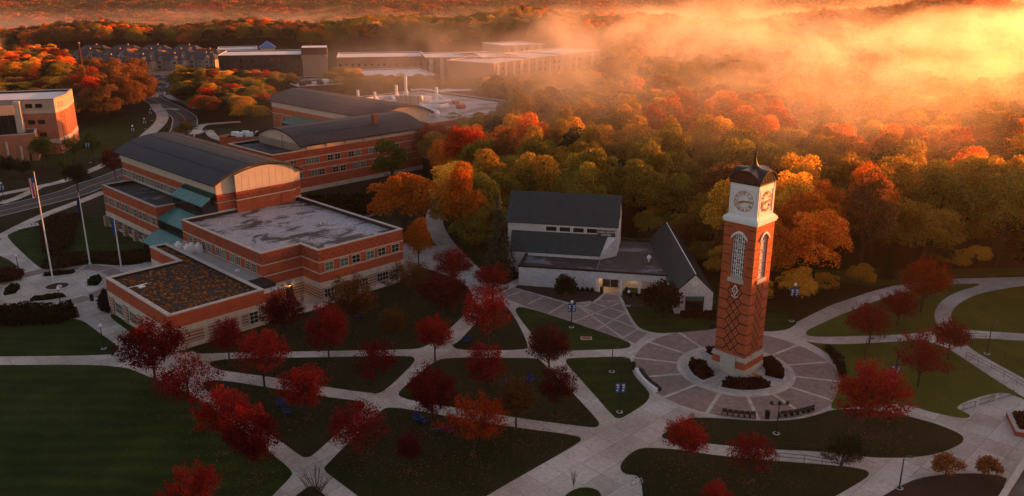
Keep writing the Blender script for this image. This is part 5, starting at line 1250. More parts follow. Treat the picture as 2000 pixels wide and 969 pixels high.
hedge_mass('shrub_row', gp([(1608,684),(1618,680),(1646,708),(1650,740),(1640,742),(1632,715)]), .8, 'curved dark hedge along the right rim of the plaza', 'hedge', seed=38, dens=9, col=(.015,.02,.010))
hedge_mass('shrub_row', gp([(820,625),(840,622),(850,634),(830,640)]), .5, 'patch of pale dry plants on the dark lawn', 'shrubs', seed=39, dens=5, col=(.1,.06,.03))
hedge_mass('shrub_row', gp([(958,196),(1010,208),(1180,166),(1186,172),(1010,222),(950,206)]), 3.5, 'brown red shrubs along the pale roof edge', 'shrubs', seed=41, dens=.6, leaf=.5, col=(.16,.05,.03))
sheet('mulch_bed', [(1005,562),(1060,578),(1131,596),(1158,590),(1178,573),(1150,568),(1012,558)], 0.11, M_mulch, skirt=.08)
sheet('mulch_bed', [(1213,578),(1222,596),(1235,600),(1300,598),(1298,580)], 0.11, M_mulch, skirt=.08)
sheet('mulch_bed', [(1700,985),(1771,943),(1815,931),(1887,925),(1969,931),(1958,955),(1975,1100),(1650,1100)], 0.12, M_mulch, smooth=1, skirt=.1)
sheet('mulch_bed', [(60,606),(150,600),(156,620),(20,640),(-60,650),(-60,610)], 0.10, M_mulch, skirt=.08)
for i in range(6):
    px_tree('bush', 1128+i*9.5 if i < 4 else 1230+(i-4)*15, 572+i*.6 if i < 4 else 584, 561 if i < 4 else 573, 10, DKG, 'small clipped ball shrub in the row beside the chapel entrance', 'ball shrubs by the entrance', name='ball_shrub')

# the wood: individual trees near the campus, the rest one mass
WOOD = [(872,476),(862,385),(880,335),(935,306),(1005,268),(1060,215),(1010,212),(990,225),(950,232),(945,165),(1185,165),(1190,112),(1120,104),(900,96),(640,90),(610,30),(3600,30),(3600,500),(2100,516),(1850,521),(1740,543),(1640,573),(1560,588),(1480,598),(1405,545),(1375,470),(1250,462),(1215,462),(985,462),(955,470),(920,500)]
AREAS = [
 (WOOD, 7.4, (10.5, 20), 'wood'),
 ([(1228,470),(1262,440),(1375,470),(1405,540),(1480,592),(1560,582),(1640,567),(1740,537),(1850,516),(2080,508),(2080,518),(1850,527),(1742,549),(1640,580),(1562,597),(1540,608),(1480,606),(1398,560)], 4.2, (3.5, 8.5), 'edge'),
 ([(885,420),(880,470),(905,520),(945,535),(975,520),(985,470),(960,440),(930,410)], 6.5, (9, 14), 'edge'),
 ([(-500,106),(200,98),(330,90),(420,95),(610,92),(640,90),(620,52),(-500,50)], 9.5, (13, 18), 'belt'),
 ([(-400,116),(70,112),(130,130),(140,168),(130,175),(70,165),(-300,172)], 7, (9, 13), 'left'),
 ([(135,228),(150,196),(190,180),(285,176),(300,205),(290,222),(262,240),(190,250),(150,248)], 7.0, (13, 18), 'clump'),
 ([(345,196),(360,172),(420,166),(560,168),(585,185),(530,196),(520,235),(500,250),(440,236),(400,232),(385,215)], 6.5, (7, 11), 'middle'),
 ([(640,188),(650,165),(690,170),(700,182),(770,183),(800,190),(790,197),(700,199)], 7, (8, 11), 'courtyard'),
 ([(800,188),(950,190),(960,178),(880,170),(810,176)], 8, (7, 9), 'courtyard'),
 ([(330,176),(350,158),(420,156),(425,166),(370,180)], 7, (7, 9), 'middle'),
 ([(150,137),(425,131),(425,128),(150,134)], 9, (5, 8), 'left'), ([(150,123),(425,118),(425,114),(150,120)], 8, (5, 9), 'left'),
 ([(60,255),(130,250),(140,230),(130,190),(60,182),(-100,185),(-100,230),(-40,235)], 9, (8, 11), 'left'),
 ([(820,330),(850,290),(905,285),(960,262),(985,250),(935,300),(880,335),(860,385),(835,370)], 6.5, (9, 13), 'wood'),
]
r_ = random.Random(5); SPOTS = []
for poly, sp, hr, key in AREAS:
    W_ = [G(max(-3000, min(5000, a)), c) for a, c in poly]; x0, x1 = min(p.x for p in W_), max(p.x for p in W_); y0, y1 = min(p.y for p in W_), max(p.y for p in W_)
    if key == 'wood': x1 = min(x1, 640)
    y = y0; row = 0
    while y < y1:
        x = x0 + (row % 2)*sp/2
        while x < x1:
            xx, yy = x + r_.uniform(-.38,.38)*sp, y + r_.uniform(-.38,.38)*sp
            q = PJ(xx, yy, 0)
            if inpoly(q[0], q[1], poly) and (q[0] < 2150 or xx*.85+yy*.0 < 640): SPOTS.append((xx, yy, r_.uniform(*hr), sp, key))
            x += sp*1.02
        y += sp*.88; row += 1
for k in range(1400):                                   # trees added beyond the right edge to shade the foreground
    x, y = r_.uniform(90, 420), r_.uniform(30, 175)
    if PJ(x, y)[0] < 2040 and y < 150: continue
    if x - 92 < (150 - y)*.35: continue
    SPOTS.append((x, y, r_.uniform(17, 22), 8, 'off'))
def pick(x, y, key):
    n = noise.noise(Vector((x/55, y/55, 1.7))) + r_.gauss(0, .22)
    if key == 'edge': return ((OLV,'olive'),(DKG,'dark green'),(BRN,'russet'),(ORA,'orange'),(YEL,'golden'))[int(abs(n)*13) % 5]
    n += (x - 50)/330  # crowns coloured more orange to the right, painting in the sun's glow
    if key == 'clump': return ((ORA,'orange'),(YEL,'golden'),(ORR,'red orange'),(BRN,'russet'))[min(3, int(abs(n)*7))]
    if key == 'belt': return ((BRN,'russet'),(OLV,'olive'),(ORA,'orange'),(BRN,'russet'),(DKG,'dark green'))[int(abs(n)*9) % 5]
    if key == 'courtyard': return ((OLV,'olive'),(YEL,'golden'))[int(n > .15)]
    if key == 'left': return ((OLV,'olive'),(DKG,'dark green'),(ORA,'orange'),(YEL,'golden'),(DKR,'dark red'))[int(abs(n)*9) % 5]
    if key == 'middle': return ((OLV,'olive'),(DKG,'dark green'),(BRN,'russet'),(DKG,'dark green'),(YEL,'golden'),(ORR,'red orange'),(OLV,'olive'))[int(abs(n)*13) % 7]
    if r_.random() < .05: return (DKG,'dark green')
    if n < -.22: return (OLV,'olive')
    if n < .10: return ((.26,.15,.02),'olive gold')
    if n < .36: return (YEL,'golden') if r_.random() < .45 else (BRN,'russet')
    if n < .72: return (ORA,'orange')
    return (ORR,'red orange')
WHERE = {'edge': 'low at the near edge of the wood', 'wood': 'in the misty wood beyond the campus', 'belt': 'in the long tree belt behind the townhouses', 'left': 'in the grove at the far left', 'clump': 'in the bright clump beside the curving road',
         'middle': 'in the group between the road and the barrel roofs', 'courtyard': 'in the courtyard between the flat white roofs', 'off': 'in the wood beyond the right edge'}
CLEAR = [[(822,104),(1182,104),(1182,134),(1100,140),(950,150),(822,158)],[(640,172),(800,166),(985,196),(985,215),(905,226),(905,245),(640,262)],[(418,100),(645,95),(645,142),(418,136)],[(160,96),(165,96),(165,98),(160,98)],
 [(285,140),(420,134),(345,162),(330,190),(385,205),(385,216),(330,225),(300,205)],[(975,366),(1225,366),(1230,460),(1300,425),(1400,560),(1400,620),(1300,620),(980,600)],[(0,185),(150,185),(152,290),(0,330)],[(235,255),(600,255),(600,420),(235,420)],[(522,180),(830,205),(830,300),(522,290)],[(840,330),(872,345),(866,400),(880,500),(850,500),(838,430)]]
CDEP = [478, 250, 488, 480, 420, 158, 262, 182, 235, 9999]
def clip(s):
    x, y, h, sp, key = s
    if key == 'off': return s
    q0 = PJ(x, y, 0); z = 1.5
    while z <= h:
        q = PJ(x, y, z)
        for ci, c in enumerate(CLEAR):
            if y < CDEP[ci] and inpoly(q[0], q[1], c):
                if z < 6.5 or (ci == 0 and key == 'wood' and z < 8): return None
                return (x, y, z*.97, sp*.85, key)
        z += .6
    return s
SPOTS = [t_ for t_ in (clip(s) for s in SPOTS) if t_]
SPOTS.sort(key=lambda s: math.hypot(s[0], s[1])); near = []; far = []
for s in SPOTS:
    q = PJ(s[0], s[1], s[2]*.7); vis = -20 < q[0] < 2020 and -20 < q[1] < 960
    if vis and len(near) < 240: near.append(s)
    else: far.append(s)
for i, (x, y, h, sp, key) in enumerate(near):
    col, cn = pick(x, y, key); kind = 'conifer' if cn == 'dark green' and r_.random() < .5 else 'broad'
    hv = r_.uniform(1.1, 2.0); col = tuple(c*hv for c in col)
    art = 'an ' if False else ''
    put_tree(kind, x, y, h, sp*r_.uniform(.62, .80) if kind == 'broad' else sp*.5, col, '%s %s tree %s' % (cn, 'pointed conifer' if kind == 'conifer' else 'broad crowned', WHERE[key]), '%s %s trees %s' % (cn, 'conifer' if kind == 'conifer' else 'broadleaf', WHERE[key]), i=i, z=TZ(x, y))
# far wood as one mass: points instancing crowns
def wood_mass(name, pts, scl, cols, label, leafy):
    me = bpy.data.meshes.new(name); me.from_pydata([(p[0], p[1], p[2]) for p in pts], [], [])
    a = me.attributes.new('tint', 'FLOAT_COLOR', 'POINT'); a.data.foreach_set('color', np.array([(*c, 1) for c in cols], np.float32).ravel())
    a = me.attributes.new('size', 'FLOAT_VECTOR', 'POINT'); a.data.foreach_set('vector', np.array(scl, np.float32).ravel())
    a = me.attributes.new('turn', 'FLOAT_VECTOR', 'POINT'); a.data.foreach_set('vector', np.array([(0, 0, r_.uniform(0, 6.28)) for _ in pts], np.float32).ravel())
    a = me.attributes.new('pick', 'INT', 'POINT'); a.data.foreach_set('value', np.array([r_.randrange(len(leafy)) for _ in pts], np.int32))
    o = link(name, me); md = o.modifiers.new('scatter', 'NODES'); ng = bpy.data.node_groups.new(name + '_nodes', 'GeometryNodeTree'); md.node_group = ng
    ng.interface.new_socket('Geometry', in_out='INPUT', socket_type='NodeSocketGeometry'); ng.interface.new_socket('Geometry', in_out='OUTPUT', socket_type='NodeSocketGeometry')
    gi = ng.nodes.new('NodeGroupInput'); go = ng.nodes.new('NodeGroupOutput'); jn = ng.nodes.new('GeometryNodeJoinGeometry')
    def attr(nm, dt): n = ng.nodes.new('GeometryNodeInputNamedAttribute'); n.data_type = dt; n.inputs[0].default_value = nm; return n
    sz, tn, pk = attr('size', 'FLOAT_VECTOR'), attr('turn', 'FLOAT_VECTOR'), attr('pick', 'INT')
    for k, m_ in enumerate(leafy):
        src = bpy.data.objects.new('wood_crown', m_)     # data only, never linked
        oi = ng.nodes.new('GeometryNodeObjectInfo'); oi.inputs[0].default_value = src
        ip = ng.nodes.new('GeometryNodeInstanceOnPoints'); cm = ng.nodes.new('FunctionNodeCompare'); cm.data_type = 'INT'; cm.operation = 'EQUAL'
        ng.links.new(pk.outputs[0], cm.inputs[2]); cm.inputs[3].default_value = k
        ng.links.new(gi.outputs[0], ip.inputs['Points']); ng.links.new(cm.outputs[0], ip.inputs['Selection']); ng.links.new(oi.outputs['Geometry'], ip.inputs['Instance'])
        ng.links.new(tn.outputs[0], ip.inputs['Rotation']); ng.links.new(sz.outputs[0], ip.inputs['Scale']); ng.links.new(ip.outputs[0], jn.inputs[0])
    ng.links.new(jn.outputs[0], go.inputs[0])
    return tag(o, label, 'wood', None, 'stuff')
def inst_mesh(src):
    me = src.copy(); me.materials.clear(); me.materials.append(M_leafi); return me
WM = [inst_mesh(BRD[i][0]) for i in range(5)]
pts, scl, cols = [], [], []
for (x, y, h, sp, key) in far:
    col, cn = pick(x, y, 'wood' if key == 'off' else key); hv = r_.uniform(1.1, 2.0); rr = sp*r_.uniform(.66, .84)/5.6
    pts.append((x, y, TZ(x, y))); scl.append((rr, rr, h/17)); cols.append(tuple(c*hv for c in col))
wood_mass('wood', pts, scl, cols, 'autumn wood of orange and gold crowns fading into the mist', WM)
pts, scl, cols = [], [], []
WL = [leaves_mesh('far_crown', (lambda d: d/np.linalg.norm(d, axis=1)[:, None]*rng.uniform(.55, 1.05, (420, 1))*np.array([1, 1, .8]))(rng.normal(size=(420, 3))), .16, M_leafi) for _ in range(2)]
for k in range(26000):                                  # valley side and far hills
    a = math.radians(r_.uniform(-38, 40)); D = 900*(3.6)**r_.random(); x, y = D*math.sin(a), D*math.cos(a)
    if noise.noise(Vector((x/190, y/120, 9))) < -.22 and D > 1200: continue
    s = r_.uniform(6, 10)*(1 + (D-900)/2600); n = noise.noise(Vector((x/150, y/150, 4))) + r_.gauss(0, .2)
    pts.append((x, y, TZ(x, y) + s*.6)); scl.append((s, s, s*.9)); c = OLV if n < -.15 else BRN if n < .12 else ORA if n < .45 else ORR; cols.append(tuple(q*.7 for q in c))
wood_mass('distant_wood', pts, scl, cols, 'wooded hills far behind the misty valley', WL)
print('TREES', len(near), len(far), len(FG))
# ---------------------------------------------------------------- street furniture
def lamp(bx, by, ty, label, kind='globe', banner=False, group=None, brz=0.0):
    g = G(bx, by); h = max(2.6, HZ(g.x, g.y, ty)); t = thing('street_lamp', label, 'lamp', (g.x, g.y, 0), 0, group)
    b = MB(); b.tube([(0,0,0),(0,0,.16),(0,0,.2),(0,0,h-.25)], [.28,.28,.09,.055], M_black, 8); b.tube([(0,0,.06),(0,0,.14)], .42, M_curb, 12); b.build('post', t)
    if kind == 'globe':
        b = MB(); b.tube([(0,0,h-.3),(0,0,h-.22)], .13, M_black, 8); b.ball((0,0,h), .24, M_globe, 10, 7, 1.15); b.build('globe', t); 
    elif kind == 'arm':
        b = MB(); b.tube([(0,0,h-.25),(0,0,h-.05),(.5,.1,h)], .045, M_black, 6); b.box(.35,.95,-.08,.26,h-.02,h+.1,M_black); b.build('head', t)
    elif kind == 'triple':
        b = MB(); b.tube([(-.95,0,h-.2),(.95,0,h-.2)], .05, M_black, 6)
        for x in (-.95,0,.95): b.tube([(x,0,h-.2),(x,0,h),(x,0,h+.25)], [.06,.24,.20], M_black, 8)
        b.build('head', t)
    if banner:
        zt = h - (1.6 if banner is True else banner); 
        for s_ in (-1, 1):
            b = MB(); x0, x1 = (.09, .62) if s_ > 0 else (-.62, -.09); b.box(x0, x1, -.015, .015, zt-1.35, zt, M_blue)
            b.box(x0-.05 if s_>0 else x0, x1 if s_>0 else x1+.05, -.02, .02, zt, zt+.04, M_black)
            o = b.build('banner', t)
            b = MB(); cx = (x0+x1)/2
            for (a, c_, d, e) in ((cx-.16,cx+.16,zt-.42,zt-.25),(cx-.08,cx+.14,zt-.75,zt-.55),(cx-.15,cx+.06,zt-1.15,zt-.95)): b.box(a, c_, -.022, .022, d, e, M_whitepaint)
            b.build('banner_print', o)
        t.rotation_euler = (0, 0, brz)
    return t
lamp(1210,806,702,'tall black lamp with two blue banners on the lawn left of the plaza','arm',3.2)
lamp(1116,640,590,'black lamp with two blue banners beside the paver walk to the chapel','globe',.3)
lamp(1195,727,680,'thin black lamp beside the straight path left of the plaza','arm')
lamp(1516,848,788,'black triple headed lamp in front of the plaza','triple')
lamp(1686,716,662,'black double lamp right of the plaza hedge','arm')
lamp(1746,745,682,'black lamp with low blue banner right of the plaza','arm',2.3)
lamp(1927,692,630,'black lamp at the edge of the golden lawn on the right','arm')
lamp(1756,955,893,'black lamp at the tip of the mulch bed, lower right','arm')
lamp(1546,628,556,'lamp with two banners at the edge of the wood behind the tower','globe',.6)
lamp(203,682,636,'white globe lamp beside the walk left of the garden roof','globe')
lamp(118,592,570,'white globe lamp on the near rim of the flag plaza','globe')
lamp(36,525,500,'white globe lamp at the far left lawn corner','globe')
lamp(818,495,455,'white globe lamp under the small orange yellow tree','globe')
lamp(862,398,376,'thin lamp beside the path behind the orange tree','globe')
lamp(1227,598,582,'short globe lamp in the bed right of the chapel entrance','globe')
lamp(176,318,262,'lamp with two blue banners on the left lawn before the slender tree','arm',2.6)
lamp(8,392,358,'lamp with blue banner at the left edge beside the path','globe',.4)
lamp(262,274,246,'lamp with pale banners on the lawn before the bright clump','globe',.6)
lamp(284,252,232,'lamp with blue banner beside the curving walk','globe',.6)
lamp(296,236,214,'lamp with blue banner nearest the crossing','globe',.6)
# flagpoles
def flagpole(bx, by, ty, label, flagkind, h_override=None):
    g = G(bx, by); h = HZ(g.x, g.y, ty); t = thing('flagpole', label, 'flagpole', (g.x, g.y, 0), 0, 'flagpoles of the round plaza')
    b = MB(); b.tube([(0,0,0),(0,0,.25),(0,0,.3),(0,0,h*.5),(0,0,h)], [.3,.3,.15,.12,.06], M_pole, 10); b.ball((0,0,h+.1), .13, M_gold); b.build('pole', t)
    f = MB(); W_, Hh, n = (2.0, 3.4, 10) if flagkind == 'us' else (.9, 3.0, 8); z1 = h - .7
    def pt(u, v): x = .1 + u*W_*.62*(1-.35*v); y = .16*math.sin(u*9 + v*3)*(.3+u); return (x*(-1 if flagkind == 'us' else -1), y, z1 - v*Hh - u*.5)
    for i in range(n):
        for j in range(13):
            u0, u1, v0, v1 = i/n, (i+1)/n, j/13, (j+1)/13
            m_ = M_blue if flagkind != 'us' else (M_blue if (u0 < .5 and v0 < .3) else (M_flagred if int(u0*7) % 2 == 0 else M_whitepaint))
            if flagkind == 'plain': m_ = mat_navy
            f.face([pt(u0,v0), pt(u0,v1), pt(u1,v1), pt(u1,v0)], m_)
    fo = f.build('flag'); fo['label'] = {'us': 'limp red and white striped flag on the tallest pole', 'blue': 'limp blue flag on the shortest pole nearest the building', 'plain': 'limp dark navy flag on the middle pole'}[flagkind]; fo['category'] = 'flag'; fo.location = (g.x, g.y, 0)
    return t
mat_navy = mat('navy cloth', (0.015,0.03,0.12), .8)
flagpole(105,555,337,'tallest white flagpole rising from the centre of the round plaza','us')
flagpole(176,516,378,'middle white flagpole on the far rim of the flag plaza','plain')
flagpole(238,530,418,'shortest white flagpole nearest the building','blue')
t = thing('planter_ring', 'round kerbed bed with a boulder at the foot of the tallest flagpole', 'planting bed', tuple(G(112,561)))
P = [(2.0*math.cos(k*math.pi/10), 1.9*math.sin(k*math.pi/10)) for k in range(20)]
b = MB(); b.ring(P, .2, -.05, .06, .28, M_curb); b.build('kerb', t); b = MB(); b.prism(P, .06, .18, M_mulch); b.build('soil', t)
b = MB(); b.ball((.7,-.6,.3), .5, M_lime, 7, 5, .7); b.build('boulder', t)
# bins, benches
def at_px(o, bx, by, z=.06): g = G(bx, by); o.location = (g.x, g.y, z); return o
binp = None
for bx, by, lb in ((1237,722,'black litter bin at the left rim of the plaza by the curved bench'),(1498,818,'black litter bin between the two curved benches at the near rim'),(1641,717,'black litter bin at the right rim of the plaza'),(1391,643,'black litter bin at the far rim of the plaza beside the chapel'),(180,588,'black litter bin on the near side of the flag plaza'),(1175,573,'black litter bin under the chapel entrance roof, left'),(1224,574,'black litter bin under the chapel entrance roof, right')):
    if binp is None:
        binp = thing('litter_bin', lb, 'litter bin', (0,0,0), 0, 'black litter bins'); b = MB(); b.tube([(0,0,0),(0,0,.1),(0,0,.95)], [.26,.3,.32], M_black, 12); b.build('bin_body', binp)
        b = MB(); b.tube([(0,0,.97),(0,0,1.06),(0,0,1.22)], [.35,.35,.12], M_black, 12); b.build('lid', binp); t = binp
    else: t = copy_tree(binp)
    t['label'] = lb; at_px(t, bx, by)
def curved_bench(a0, a1, label, r=13.5, n=6, wall=False):
    t = thing('curved_bench', label, 'bench', (PC.x, PC.y, .055), 0, 'curved benches round the plaza')
    for k in range(n):
        m0 = a0 + (a1-a0)*(k+.06)/n; m1 = a0 + (a1-a0)*(k+.94)/n; b = MB()
        P = lambda rr, a: (rr*math.cos(a), rr*math.sin(a))
        def blk(ra, rb, za, zb, m, aa=m0, ab=m1):
            q = [P(ra,aa), P(rb,aa), P(rb,ab), P(ra,ab)]; b.prism(q, za, zb, m)
        for s_ in range(4): blk(r-.05+.13*s_, r+.05+.13*s_, .42, .46, M_black)
        b.build('seat', t); b = MB()
        for s_ in range(3): blk(r+.47+.03*s_, r+.50+.03*s_, .55+.16*s_, .66+.16*s_, M_black)
        b.build('backrest', t); b = MB()
        for a in (m0, m1): a = a if a == m0 else a; blk(r, r+.5, 0, .42, M_black, a-.003, a+.003)
        b.build('bench_legs', t)
    if wall:
        b = MB(); n2 = 16
        for k in range(n2):
            aa, ab = a0 + (a1-a0)*k/n2, a0 + (a1-a0)*(k+1)/n2; b.prism([(r+.75)*math.cos(aa), (r+.75)*math.sin(aa)] and [((r+.72)*math.cos(aa),(r+.72)*math.sin(aa)),((r+1.15)*math.cos(aa),(r+1.15)*math.sin(aa)),((r+1.15)*math.cos(ab),(r+1.15)*math.sin(ab)),((r+.72)*math.cos(ab),(r+.72)*math.sin(ab))], 0, .55, M_whitepaint)
        b.build('pale_ledge', t)
    return t
def angp(px_, py_): g = G(px_, py_); return math.atan2(g.y-PC.y, g.x-PC.x)
curved_bench(angp(1408,815), angp(1476,818), 'curved black bench at the near left rim of the plaza', 13.3)
curved_bench(angp(1522,816), angp(1588,802), 'curved black bench at the near right rim of the plaza', 13.3)
curved_bench(angp(1238,726), angp(1278,768)+ (2*math.pi if angp(1278,768) < 0 and angp(1238,726) > 0 else 0), 'curved bench with white ledge behind it at the left rim of the plaza', 13.1, 6, True)
# straight bench rack at far left
b = MB()
t = thing('picnic_bench', 'white slatted bench on the far left lawn beside the walk', 'bench', tuple(G(57,447)), math.radians(52))
b = MB()
for i in range(6): b.box(-2.2+.75*i, -1.6+.75*i, -.25, .25, .42, .48, M_metalwh); b.box(-2.2+.75*i, -1.6+.75*i, .22, .27, .5, .95, M_metalwh)
b.build('seat', t); b = MB(); b.box(-2.1,-2.0,-.2,.2,0,.42,M_black); b.box(2.0,2.1,-.2,.2,0,.42,M_black); b.build('leg', t)
# blue garden chairs
chp = None
CH = [(549,795,'blue garden chair left of the scarlet maple, the farther of the pair'),(562,811,'blue garden chair left of the scarlet maple, the nearer of the pair'),(704,625,'blue garden chair in the shade below the brick block'),(910,670,'blue garden chair alone beside the curved path'),
      (816,824,'blue chair at the left of the cluster below the crimson maple'),(828,829,'second blue chair from the left in the cluster below the crimson maple'),(863,845,'blue chair left of the orange red maple, front one'),(878,848,'blue chair nearest the orange red maple'),(995,756,'blue chair between the two red maples on the central lawn'),(1022,762,'blue chair farthest right on the central lawn'),(717,719,'blue chair on the brown leafy lawn'),(1036,748,'blue chair under the dark red maple')]
for i, (bx, by, lb) in enumerate(CH):
    if chp is None:
        chp = thing('garden_chair', lb, 'chair', (0,0,0), 0, 'blue garden chairs on the lawns')
        R_ = Matrix.Rotation(math.radians(8), 4, 'X'); b = MB()
        for k in range(4): b.box(-.3, .3, -.32+.15*k, -.19+.15*k, .34-.03*k, .375-.03*k, M_bluech)
        b.build('seat', chp); b = MB(); R_ = Matrix.Translation((0,.26,.25)) @ Matrix.Rotation(math.radians(-22), 4, 'X')
        for k in range(5): b.box(-.33+.135*k, -.21+.135*k, 0, .03, 0, .72+.05*(2-abs(k-2)), M_bluech, R=R_)
        b.build('backrest', chp)
        for s_ in (-1, 1):
            b = MB(); b.box(s_*.4-.08, s_*.4+.08, -.38, .36, .52, .56, M_bluech); b.build('armrest', chp)
            for yy in (-.32, .28): b = MB(); b.box(s_*.36-.03, s_*.36+.03, yy-.05, yy+.05, 0, .52, M_bluech); b.build('leg', chp)
        t = chp
    else: t = copy_tree(chp)
    t['label'] = lb; at_px(t, bx, by, .075); t.rotation_euler = (0, 0, (i*1.7) % 6.28); t.scale = (1.1,)*3
# railings
def rail(pts, label, h=1.0, grp='steel railings along the paths'):
    p = [G(*q) for q in pts]; t = thing('railing', label, 'railing', (0,0,0.03), 0, grp); b = MB()
    for z in (h, h*.55): b.tube([(v.x, v.y, z) for v in p], .03, M_frame if False else M_black, 6)
    b.build('rail', t)
    for i in range(len(p)-1):
        n = max(1, int((p[i+1]-p[i]).length/1.7)); b = MB()
        for k in range(n+1): v = p[i].lerp(p[i+1], k/n); b.tube([(v.x,v.y,0),(v.x,v.y,h)], .028, M_black, 5)
        b.build('post', t)
rail([(1886,700),(1960,738),(2010,768)], 'black railing down the near side of the ramp on the right', 1.0)
rail([(1895,668),(1940,690),(2010,724)], 'black railing down the far side of the ramp on the right', 1.0)
rail([(1515,900),(1570,905),(1640,915)], 'black railing along the near side of the lower right path', 1.0)
rail([(1520,876),(1570,880),(1625,888)], 'thin railing along the far side of the lower right path', .8)
rail([(1877,660),(1925,664)], 'short railing beside the golden lawn path', .9)
rail([(1775,797),(1805,797)], 'short hooped handrail behind the largest scarlet maple', .9)
def rack(p, q, label):
    a, c_ = G(*p), G(*q); d = c_ - a; t = thing('bike_rack', label, 'bike rack', (a.x, a.y, .04), math.atan2(d.y, d.x), 'black bike racks on the corner pad'); Ln = d.length
    b = MB(); b.tube([(0,0,0),(0,0,.85),(Ln,0,.85),(Ln,0,0)], .035, M_black, 6); b.tube([(0,0,.12),(Ln,0,.12)], .03, M_black, 6); b.build('frame', t)
    b = MB(); n = int(Ln/.22)
    for i in range(1, n): b.tube([(Ln*i/n,0,.12),(Ln*i/n,0,.85)], .014, M_black, 4)
    b.build('rack_bars', t)
rack((1878,803),(1904,796),'black bike rack on the pale pad, nearest of three'); rack((1913,792),(1941,784),'black bike rack on the pale pad, middle of three'); rack((1950,781),(1979,773),'black bike rack on the pale pad, farthest of three')
t = thing('bike_rack', 'black upright bike rack beside the parked bicycle at the bottom', 'bike rack', (0,0,.04))
b = MB(); A = [G(1250,928), G(1254,940), G(1257,952), G(1260,966)]
for v in A: b.tube([(v.x-.05,v.y,0),(v.x-.05,v.y,.95),(v.x+.3,v.y,.95),(v.x+.3,v.y,0)], .035, M_black, 6)
b.build('hoops', t)
bg_ = G(1246,948); t = thing('bicycle', 'dark bicycle with pale frame parked at the upright rack', 'bicycle', (bg_.x, bg_.y, .04), math.radians(12))
for x in (-.52, .52):
    w_ = MB(); w_.tube([(x+.34*math.cos(k*math.pi/10), 0, .35+.34*math.sin(k*math.pi/10)) for k in range(21)], .025, M_black, 5, False); wo = w_.build('wheel', t)
    w_ = MB()
    for k in range(8): w_.tube([(x,0,.35),(x+.33*math.cos(k*math.pi/4),0,.35+.33*math.sin(k*math.pi/4))], .005, M_metalwh, 3, False)
    w_.build('spokes', wo)
b = MB()
for l in ([(-.52,0,.35),(-.08,0,.32),(.36,0,.82),(-.2,0,.80),(-.52,0,.35)], [(-.08,0,.32),(-.22,0,.9)], [(.36,0,.82),(.33,0,.92)], [(.36,0,.8),(.52,0,.35)]): b.tube(l, .022, M_metalwh, 6)
b.build('frame', t); b = MB(); b.tube([(.33,-.28,.95),(.4,-.2,.98),(.33,0,.94),(.4,.2,.98),(.33,.28,.95)], .015, M_black, 5); b.build('handlebar', t)
b = MB(); b.box(-.36,-.1,-.07,.07,.9,.95,M_black); b.build('saddle', t)
# memorial slab on the triangular lawn
t = thing('memorial_slab', 'small red brick square with pale rim set in the triangular lawn', 'memorial slab', tuple(G(1145,662))); b = MB(); b.box(-.85,.85,-.55,.55,.07,.14,M_curb); b.build('rim', t); b = MB(); b.box(-.7,.7,-.4,.4,.141,.16,M_brick); b.build('brick_panel', t)
t = thing('garden_sign', 'pale low sign in the bed beside the chapel walk', 'sign', tuple(G(1140,595)), math.radians(15)); b = MB(); b.box(-1.3,1.3,-.15,.15,.1,.45,M_lime); b.build('sign_slab', t)
# mast with orange tip beyond the office building, yellow gate posts
g = G(170,190); t = thing('lattice_mast', 'thin rusty mast standing above the far left trees', 'mast', (g.x, g.y, 0)); b = MB(); b.tube([(0,0,0),(0,0,HZ(g.x,g.y,84))], [.3,.14], M_copper, 6); b.build('pole', t); b = MB(); b.ball((0,0,HZ(g.x,g.y,84)), .5, M_gold); b.build('beacon', t)
g = G(312,190); t = thing('gate_post', 'yellow barrier post beside the car park entrance', 'gate', (g.x, g.y, 0)); b = MB(); b.box(-.2,.2,-.2,.2,0,4.2,M_painty); b.box(-.2,2.4,-.1,.1,1.0,1.2,M_painty); b.build('post', t)
# cars
CARC = [('white',(.6,.6,.62)),('silver',(.32,.33,.35)),('dark grey',(.05,.05,.055)),('black',(.012,.012,.014)),('dark red',(.2,.02,.02)),('blue',(.03,.08,.22))]
carm = {n: mat('car paint '+n, c, .3, spec=.6) for n, c in CARC}
def car(label, x, y, rz, cn):
    t = thing('parked_car', label, 'car', (x, y, .03), rz, 'cars in the far car park'); pm = carm[cn]
    b = MB(); prof = [(-2.2,.35),(-2.25,.75),(-1.9,.95),(-1.2,1.0),(1.0,.98),(1.9,.85),(2.2,.65),(2.2,.35)]; n = len(prof)
    for s_ in (-.88, .88): b.face([(p[0], s_, p[1]) for p in (prof if s_ < 0 else prof[::-1])], pm)
    for i in range(n): p, q = prof[i], prof[(i+1) % n]; b.face([(p[0],-.88,p[1]),(p[0],.88,p[1]),(q[0],.88,q[1]),(q[0],-.88,q[1])], pm)
    b.build('body', t); b = MB(); b.face([(-1.25,-.7,1.42),(.35,-.7,1.42),(.35,.7,1.42),(-1.25,.7,1.42)], pm)
    lo = [(-1.75,-.82,.96),(1.05,-.82,.96),(1.05,.82,.96),(-1.75,.82,.96)]; hi = [(-1.25,-.7,1.42),(.35,-.7,1.42),(.35,.7,1.42),(-1.25,.7,1.42)]
    for i in range(4): j = (i+1) % 4; b.face([lo[i], lo[j], hi[j], hi[i]], M_glassdk)
    b.build('cabin', t)
    for x_ in (-1.35, 1.35):
        for s_ in (-1, 1): b = MB(); b.tube([(x_, s_*.72, .33),(x_, s_*.92, .33)], .33, M_black, 12); b.build('wheel', t)
    return t
r2 = random.Random(3); k = 0; cp = {}
